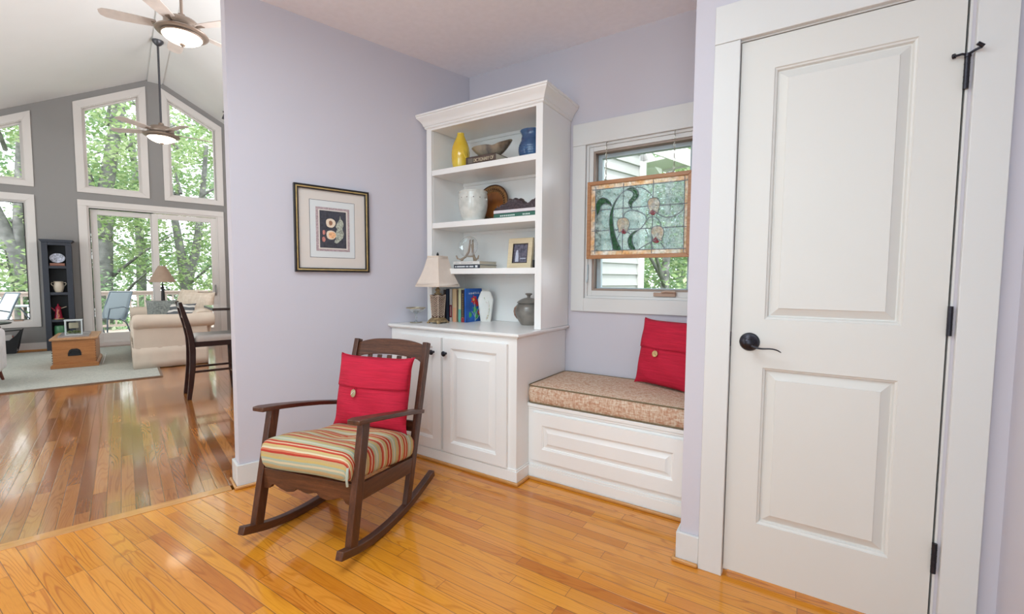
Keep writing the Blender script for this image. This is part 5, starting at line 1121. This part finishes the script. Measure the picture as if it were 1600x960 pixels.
# basket, side table, slipcovered chair at the far left edge
t = lthing('magazine_holder', 'black magazine holder with sweeping sides under the left window', 'magazine holder', -3.36, 7.18, .0095)
for y_ in (-.09, .09):
    MB().prism([(-.11, 0), (.11, 0), (.135, .10), (.16, .25), (.185, .36), (.170, .355), (.12, .27), (.05, .20), (-.05, .20), (-.12, .27), (-.170, .355), (-.185, .36), (-.16, .25), (-.135, .10)], y_-.006, y_+.006, 'xz').build('end_panel', M['iron'], t)
MB().box(-.11, .11, -.084, .084, .0, .012).build('bottom', M['iron'], t); MB().tube([(-.175, -.09, .352), (0, -.09, .34), (.175, -.09, .352)], .009, 8).build('rail', M['iron'], t)
for k, c in enumerate(((.55, .52, .50), (.35, .10, .08), (.50, .42, .40))):
    tag(inliving(MB().box(-.09, .09, -.006, .006, 0, .26-.02*k).xf(Matrix.Translation((-3.35+.01*k, 7.135+.035*k, .024)) @ Matrix.Rotation(R(-6), 4, 'Y')).build('magazine', pap('magazine cover %d' % k, c), None)), ['pale magazine in front in the black holder', 'red magazine in the middle of the black holder', 'pinkish magazine at the back of the black holder'][k], 'magazine', 'magazines in the black holder')
t = lthing('side_table', 'dark-topped side table with curved red-brown legs at the left picture edge', 'side table', -3.50, 6.62, .0095)
MB().lathe([(0, .485), (.27, .485), (.285, .492), (.285, .503), (.27, .508), (0, .508)], n=40).build('tabletop', M['iron'], t)
M['cherry'] = plain('red brown polished wood', (.13, .030, .018), .35)
for a in (R(-35), R(55), R(145), R(235)):
    c_, s_ = math.cos(a), math.sin(a); MB().tube([(c_*.20, s_*.20, .485), (c_*.225, s_*.225, .40), (c_*.215, s_*.215, .27), (c_*.185, s_*.185, .14), (c_*.195, s_*.195, .05), (c_*.235, s_*.235, .012)], [.022, .026, .022, .016, .014, .022], 10).build('leg', M['cherry'], t)
t = lthing('slipper_chair', 'white upholstered chair, only its edge showing at the far left', 'chair', -3.42, 4.35, .0095); M['whitefab'] = plain('white upholstery', (.66, .65, .66), .9, bump=.4, bscale=30)
MB().box(-.33, .385, -.30, .30, .10, .41).build('seat', M['whitefab'], t, bevel=.05, seg=4)
MB().box(-.42, -.28, -.30, .30, .30, .80).build('back', M['whitefab'], t, bevel=.05, seg=4)
for s in (-1, 1): MB().box(-.30, .400, s*.30-.055, s*.30+.055, .12, .58).build('arm', M['whitefab'], t, bevel=.045, seg=4)
for sx in (-.28, .34):
    for sy in (-.28, .28): MB().tube([(sx, sy, .11), (sx*1.08, sy*1.04, .0)], [.02, .012], 10).build('leg', M['cherry'], t)

# counter stool and table at the opening
ST = lthing('counter_stool', 'dark curved-back counter stool with a pale padded seat', 'stool', -1.55, 2.36, 0); M['espresso'] = plain('espresso lacquer', (.030, .010, .009), .22, coat=.3)
for y_ in (.0, .315):
    MB().strip([(-.022, y_, .0), (-.003, y_, .14), (.014, y_, .30), (.020, y_, .46), (.014, y_, .58), (-.008, y_, .70), (-.040, y_, .83), (-.066, y_, .932)], .032, [.036, .042, .046, .048, .046, .042, .036, .030], side=(0, 1, 0)).build('back_leg', M['espresso'], ST, bevel=.004)
    MB().strip([(.385, y_+.005, .0), (.372, y_+.005, .22), (.365, y_+.005, .50)], .030, [.026, .032, .036], side=(0, 1, 0)).build('front_leg', M['espresso'], ST, bevel=.003)
    MB().strip([(.030, y_, .525), (.372, y_+.003, .525)], .022, .050, side=(0, 1, 0)).build('seat_rail', M['espresso'], ST, bevel=.002)
    MB().strip([(.016, y_, .262), (.370, y_+.003, .262)], .018, .022, side=(0, 1, 0)).build('stretcher', M['espresso'], ST, bevel=.002)
for x_, z_ in ((.02, .525), (.365, .525)): MB().box(x_-.010, x_+.010, .018, .300, z_-.025, z_+.025).build('seat_rail', M['espresso'], ST)
MB().box(.362, .380, .018, .305, .20, .222).build('stretcher', M['espresso'], ST)
for xx, zz in ((-.058, .90), (-.030, .80), (-.006, .70)): MB().box(xx-.010, xx+.010, .0165, .2985, zz-.026, zz+.026).build('back_slat', M['espresso'], ST, bevel=.002)
mb = MB(); rs = [rbox_ring(.040+i, .395-i, -.015+i, .335-i, z, .03) for z, i in ((.551, .004), (.565, 0), (.590, 0), (.603, .006), (.610, .02), (.614, .05))]; mb.loops(rs, True, True); mb.build('seat_pad', plain('pale grey seat pad', (.55, .51, .48), .7), ST, smooth=50)
t = lthing('counter_table', 'dark-edged counter-height table partly hidden behind the lavender wall', 'table', -.86, 2.56, 0)
MB().box(-.515, .50, -.29, .29, .848, .874).build('tabletop', plain('dark polished tabletop', (.05, .035, .032), .08, coat=.6), t, bevel=.004)
MB().box(-.04, .04, -.20, .20, .04, .8475).build('pedestal', M['espresso'], t); MB().box(-.25, .30, -.24, .24, .0, .040).build('foot', M['espresso'], t, bevel=.004)
t = lthing('wall_picture', 'thin dark-framed picture beside the sliding door, mostly hidden by the lavender wall', 'picture', -.27, 7.3655, 1.17)
mb = MB(); ring(mb, -.17, .17, 0, .40, .018, -.022, 0); mb.build('frame', M['blackframe'], t); MB().box(-.152, .152, -.008, -.001, .018, .382).build('print', M['mat_cream'], t, smooth=0)

# ================================================================== OUTSIDE
M['deckwood'] = wood('weathered deck boards', (.40, .31, .27), (.52, .43, .38), (.60, .51, .46), 'x', .8, 1)
struct(inliving(MB().box(-7.2, 2.6, WF+.14, 10.75, -.16, -.03).build('floor', M['deckwood'], smooth=0)))
struct(inliving(MB().box(-40, 45, -18, 60, -3.2, -3.1).build('ground', plain('forest floor', (.10, .17, .05), .95, var=.5, scale=.8), smooth=0)))
M['railwood'] = plain('pale tan deck railing', (.50, .42, .38), .7)
RL = lthing('deck_railing', 'pale tan deck railing with square balusters along the far deck edge', 'railing', -2.3, 10.65, -.03)
MB().box(-4.8, 4.8, -.045, .045, .845, .880).build('top_rail', M['railwood'], RL, bevel=.004)
MB().box(-4.8, 4.8, -.020, .020, .780, .8445).build('upper_rail', M['railwood'], RL); MB().box(-4.8, 4.8, -.020, .020, .07, .125).build('bottom_rail', M['railwood'], RL)
for u in (-4.8, -2.9, -.95, .95, 2.9, 4.8): MB().box(u-.045, u+.045, -.075, -.0455 if False else .045, 0, .8445).build('post', M['railwood'], RL)
for k in range(72):
    u = -4.65+k*.13
    if min(abs(u-p_) for p_ in (-4.8, -2.9, -.95, .95, 2.9, 4.8)) > .065: MB().box(u-.017, u+.017, -.017, .017, .1255, .7795).build('baluster', M['railwood'], RL, smooth=0)
M['sling'] = plain('grey blue patio sling', (.14, .17, .19), .8, var=.3, scale=300); M['sling2'] = plain('pale patio sling', (.50, .55, .57), .8, var=.1, scale=300); M['alu'] = plain('slate blue aluminium', (.10, .13, .16), .45, .3)
def patio_chair(label, u, w, rz, fab):
    t = lthing('patio_chair', label, 'patio chair', u, w, -.03, rz, 'patio chairs on the deck')
    for s in (-1, 1):
        MB().tube([(s*.25, -.28, .012), (s*.26, -.27, .38), (s*.27, -.22, .60), (s*.27, .10, .62), (s*.25, .24, .58)], .012, 8).build('arm_frame', M['alu'], t)
        MB().tube([(s*.25, .30, .012), (s*.25, .18, .30), (s*.24, .02, .40)], .012, 8).build('back_leg', M['alu'], t)
        MB().tube([(s*.23, -.24, .42), (s*.23, .0, .38), (s*.23, .17, .36), (s*.23, .23, .46), (s*.22, .30, .66), (s*.21, .40, .90)], .013, 8).build('side_rail', M['alu'], t)
    MB().grid(lambda i, j: (-.225+.45*i, *[( -.24+(.41)*min(1, j*2), .42-.06*min(1, j*2)) if j <= .5 else (.17+.23*(j-.5)*2, .36+.54*(j-.5)*2)][0]), 6, 24).build('sling', fab, t, solid=.004)
    MB().tube([(-.21, .40, .90), (.21, .40, .90)], .013, 8).build('top_rail', M['alu'], t)
    for y_, z_ in ((-.28, .014), (.30, .014)): MB().tube([(-.25, y_, z_), (.25, y_, z_)], .010, 8).build('floor_bar', M['alu'], t)
    return t
patio_chair('grey-blue sling patio chair seen through the left door panel', -2.28, 8.75, R(-38), M['sling'])
patio_chair('pale sling patio chair seen through the left window', -3.82, 8.75, R(-60), M['sling2'])
t = lthing('patio_table', 'low round slate-blue metal patio table outside the left window', 'patio table', -3.22, 9.35, -.03)
MB().lathe([(0, .64), (.36, .64), (.37, .65), (.36, .66), (0, .66)], n=36).build('tabletop', M['sling2'], t)
for a in (R(30), R(150), R(270)): MB().tube([(.30*math.cos(a), .30*math.sin(a), .64), (.10*math.cos(a), .10*math.sin(a), .34), (.32*math.cos(a), .32*math.sin(a), .0)], .012, 8).build('leg', M['alu'], t)

# lap siding on the outside of the big room's corner, seen through the alcove window
mb = MB(); z = -.9
while z < 2.70:
    mb.add([(.12, -.004, z+.118), (UR-.02, -.004, z+.118), (UR-.02, -.024, z+.004), (.12, -.024, z+.004), (UR-.02, -.003, z), (.12, -.003, z)], [(0, 1, 2, 3), (3, 2, 4, 5)]); z += .118
struct(inliving(mb.build('wall_siding', M['vinyl'], smooth=0)))
mb = MB(); mb.box(UR-.03, UR+.075, -.034, .0-.0005, -.9, 2.459); mb.box(UR+.0505, UR+.075, -.0005, .10, -.9, 2.459)
struct(inliving(mb.build('trim_7', plain('pale grey corner board', (.62, .62, .60), .6), smooth=0)))
mb = MB(); mb.box(UR+.076, UR+.50, -.30, 8.0, 2.46, 2.48); mb.box(UR+.5, UR+.525, -.32, 8.0, 2.44, 2.62); mb.box(UR-.3, UR+.5, -.32, -.30, 2.44, 2.62)
struct(inliving(mb.build('trim_8', plain('pale soffit', (.66, .64, .62), .7), smooth=0)))

M['leaf'] = leafmat('young leaf green', (.24, .36, .15), (.38, .48, .24), (.56, .62, .40))
M['leaf2'] = leafmat('cool leaf green', (.20, .33, .17), (.32, .44, .26), (.50, .58, .42))
M['bark'] = plain('grey tree bark', (.22, .21, .21), .95, var=.35, scale=7, bump=.8, bscale=20)
def leaves_mesh(name, centers, n, size, seed, mat, parent):
    rg = np.random.default_rng(seed); C_ = np.array([c[:3] for c in centers]); Rr = np.array([c[3] for c in centers]); wgt = Rr**2; wgt /= wgt.sum()
    idx = rg.choice(len(C_), n, p=wgt); d_ = rg.normal(size=(n, 3)); d_ /= np.linalg.norm(d_, axis=1)[:, None]; rad = Rr[idx]*(.35+.65*rg.random(n)**.5)
    P_ = C_[idx]+d_*rad[:, None]*np.array([1, 1, .55])
    a = rg.normal(size=(n, 3)); a[:, 2] *= .45; a /= np.linalg.norm(a, axis=1)[:, None]; b = np.cross(a, rg.normal(size=(n, 3))); b[:, 2] *= .7; b /= np.linalg.norm(b, axis=1)[:, None]
    s_ = size*(.6+.8*rg.random(n))[:, None]; V = np.stack([P_-a*s_, P_-b*s_*.55+a*s_*.1, P_+a*s_, P_+b*s_*.55+a*s_*.1], axis=1).reshape(-1, 3)
    me = bpy.data.meshes.new(name); me.vertices.add(4*n); me.vertices.foreach_set('co', V.ravel()); me.loops.add(4*n); me.loops.foreach_set('vertex_index', np.arange(4*n)); me.polygons.add(n); me.polygons.foreach_set('loop_start', np.arange(0, 4*n, 4)); me.update(calc_edges=True); me.materials.append(mat)
    o = bpy.data.objects.new(name, me); col.objects.link(o); o.parent = parent; o['kind'] = 'stuff'; return o
def tree(label, u, w, trunk, r0, seed, spread, nleaf, leaf, mat, clusters=34, crown=(1.0, 8.5), group='trees around the house', cu=0, cr_w=1.6):
    """trunk: list of polylines [(u,z,radius)...] in the tree's own plane; crown clusters fill (spread) around"""
    t = lthing('tree', label, 'tree', u, w, -3.1, 0, group); rr = random.Random(seed); tk = MB()
    for pl in trunk: tk.tube([(p[0], (p[3] if len(p) > 3 else 0), p[1]+3.1) for p in pl], [p[2] for p in pl], 10)
    for k in range(9):
        z = rr.uniform(crown[0], crown[1])+3.1; a = rr.uniform(0, 6.28); L_ = rr.uniform(1.0, spread); bx_ = trunk[0][min(len(trunk[0])-1, 2)][0]*.5
        tk.tube([(bx_, 0, z-.8), (bx_+L_*.5*math.cos(a), .4*L_*math.sin(a), z-.2), (bx_+L_*math.cos(a), .8*L_*math.sin(a), z+.25)], [.05, .03, .010], 6)
    tk.build('trunk', M['bark'], t, smooth=60)
    cs = [(rr.uniform(-spread, spread)+cu, rr.uniform(-cr_w, cr_w), rr.uniform(crown[0], crown[1])+3.1, rr.uniform(.45, 1.15)) for _ in range(clusters)]
    leaves_mesh('foliage', cs, nleaf, leaf, seed, M[mat], t); return t
tree('leafy tree with a stout twin trunk, showing in the middle gable window', -2.1, 13.0, [[(-.35, -3.1, .20), (-.25, 1, .17), (-.15, 3.4, .16), (.10, 5.0, .14), (.35, 6.6, .12), (.6, 9, .08)], [(-.25, 2.2, .2), (-.65, 4.2, .17), (-.85, 6.2, .12), (-.9, 8.5, .06)]], .3, 1, 2.4, 7600, .058, 'leaf')
tree('forked tree with two grey stems behind the right door panel', -.62, 13.0, [[(.0, -3.1, .20), (.0, .9, .16), (-.10, 1.9, .11), (-.22, 2.9, .09), (-.35, 4.5, .05)], [(.0, .9, .13), (.25, 1.9, .11), (.42, 3.1, .09), (.6, 5, .05)]], .2, 2, 2.3, 7600, .055, 'leaf')
tree('tree with a thick leaning trunk beyond the left window', -4.0, 13.0, [[(.85, -3.1, .22), (.45, .6, .18), (.10, 1.7, .16), (-.25, 2.9, .13), (-.7, 4.6, .10)], [(.12, -3.1, .13), (.12, 1.0, .12), (.18, 2.4, .10), (.3, 4.5, .07)]], .3, 3, 2.6, 7600, .058, 'leaf')
tree('bushy tree filling the background between the two door panels', -1.6, 16.5, [[(0, -3.1, .16), (0.1, 2, .13), (0, 6, .07)]], .2, 4, 3.2, 8400, .075, 'leaf2', 46)
tree('bushy tree far behind the right gable window', 1.6, 17.0, [[(0, -3.1, .18), (-.2, 2, .15), (0, 6, .07)]], .2, 5, 3.4, 8400, .075, 'leaf', 46)
tree('bushy tree far behind the left gable windows', -5.2, 16.8, [[(0, -3.1, .18), (.2, 2, .14), (0, 6, .07)]], .2, 6, 3.4, 8400, .075, 'leaf2', 46)
tree('low spreading tree just past the deck railing on the right', .4, 12.3, [[(0, -3.1, .10), (.1, 0, .08), (0, 3, .04)]], .2, 7, 1.9, 5200, .052, 'leaf', 24, (-1.5, 2.2))
tree('low spreading tree just past the deck railing on the left', -3.0, 12.4, [[(0, -3.1, .10), (-.1, 0, .08), (0, 3, .04)]], .2, 8, 1.9, 5200, .052, 'leaf2', 24, (-1.8, 1.2))
tree('tall tree at the far back whose crown tops the left gable window', -3.4, 21.0, [[(0, -3.1, .25), (0, 4, .2), (.2, 10, .08)]], .2, 9, 4.0, 8400, .095, 'leaf', 50, (.5, 12))
tree('tall tree at the far back whose crown tops the right gable window', 2.2, 22.0, [[(0, -3.1, .25), (0, 4, .2), (.2, 10, .08)]], .2, 10, 4.2, 8400, .095, 'leaf2', 50, (.5, 12))
tree('slim-stemmed tree close outside the alcove window', 6.2, 1.9, [[(.05, -3.1, .09), (.0, 1.0, .085), (.05, 2.2, .06), (.1, 5, .03)], [(-.35, -.5, .05), (-.1, 1.0, .035), (.25, 1.9, .025), (.5, 2.8, .015)]], .1, 11, 1.7, 12000, .050, 'leaf', 60, (-1.2, 5.4), cu=.4)
tree('tree with a stout trunk at the right of the alcove window view', 8.9, 2.6, [[(-.1, -3.1, .22), (-.1, 1.5, .18), (0, 5, .10)]], .2, 12, 2.6, 13000, .065, 'leaf2', 70, (-1.0, 6.5))
tree('bushy tree closing the alcove window view far behind', 12.0, 4.6, [[(0, -3.1, .22), (0, 2, .18), (0, 6, .10)]], .2, 13, 3.4, 15000, .085, 'leaf', 80, (-1.0, 7.5), cr_w=2.6)
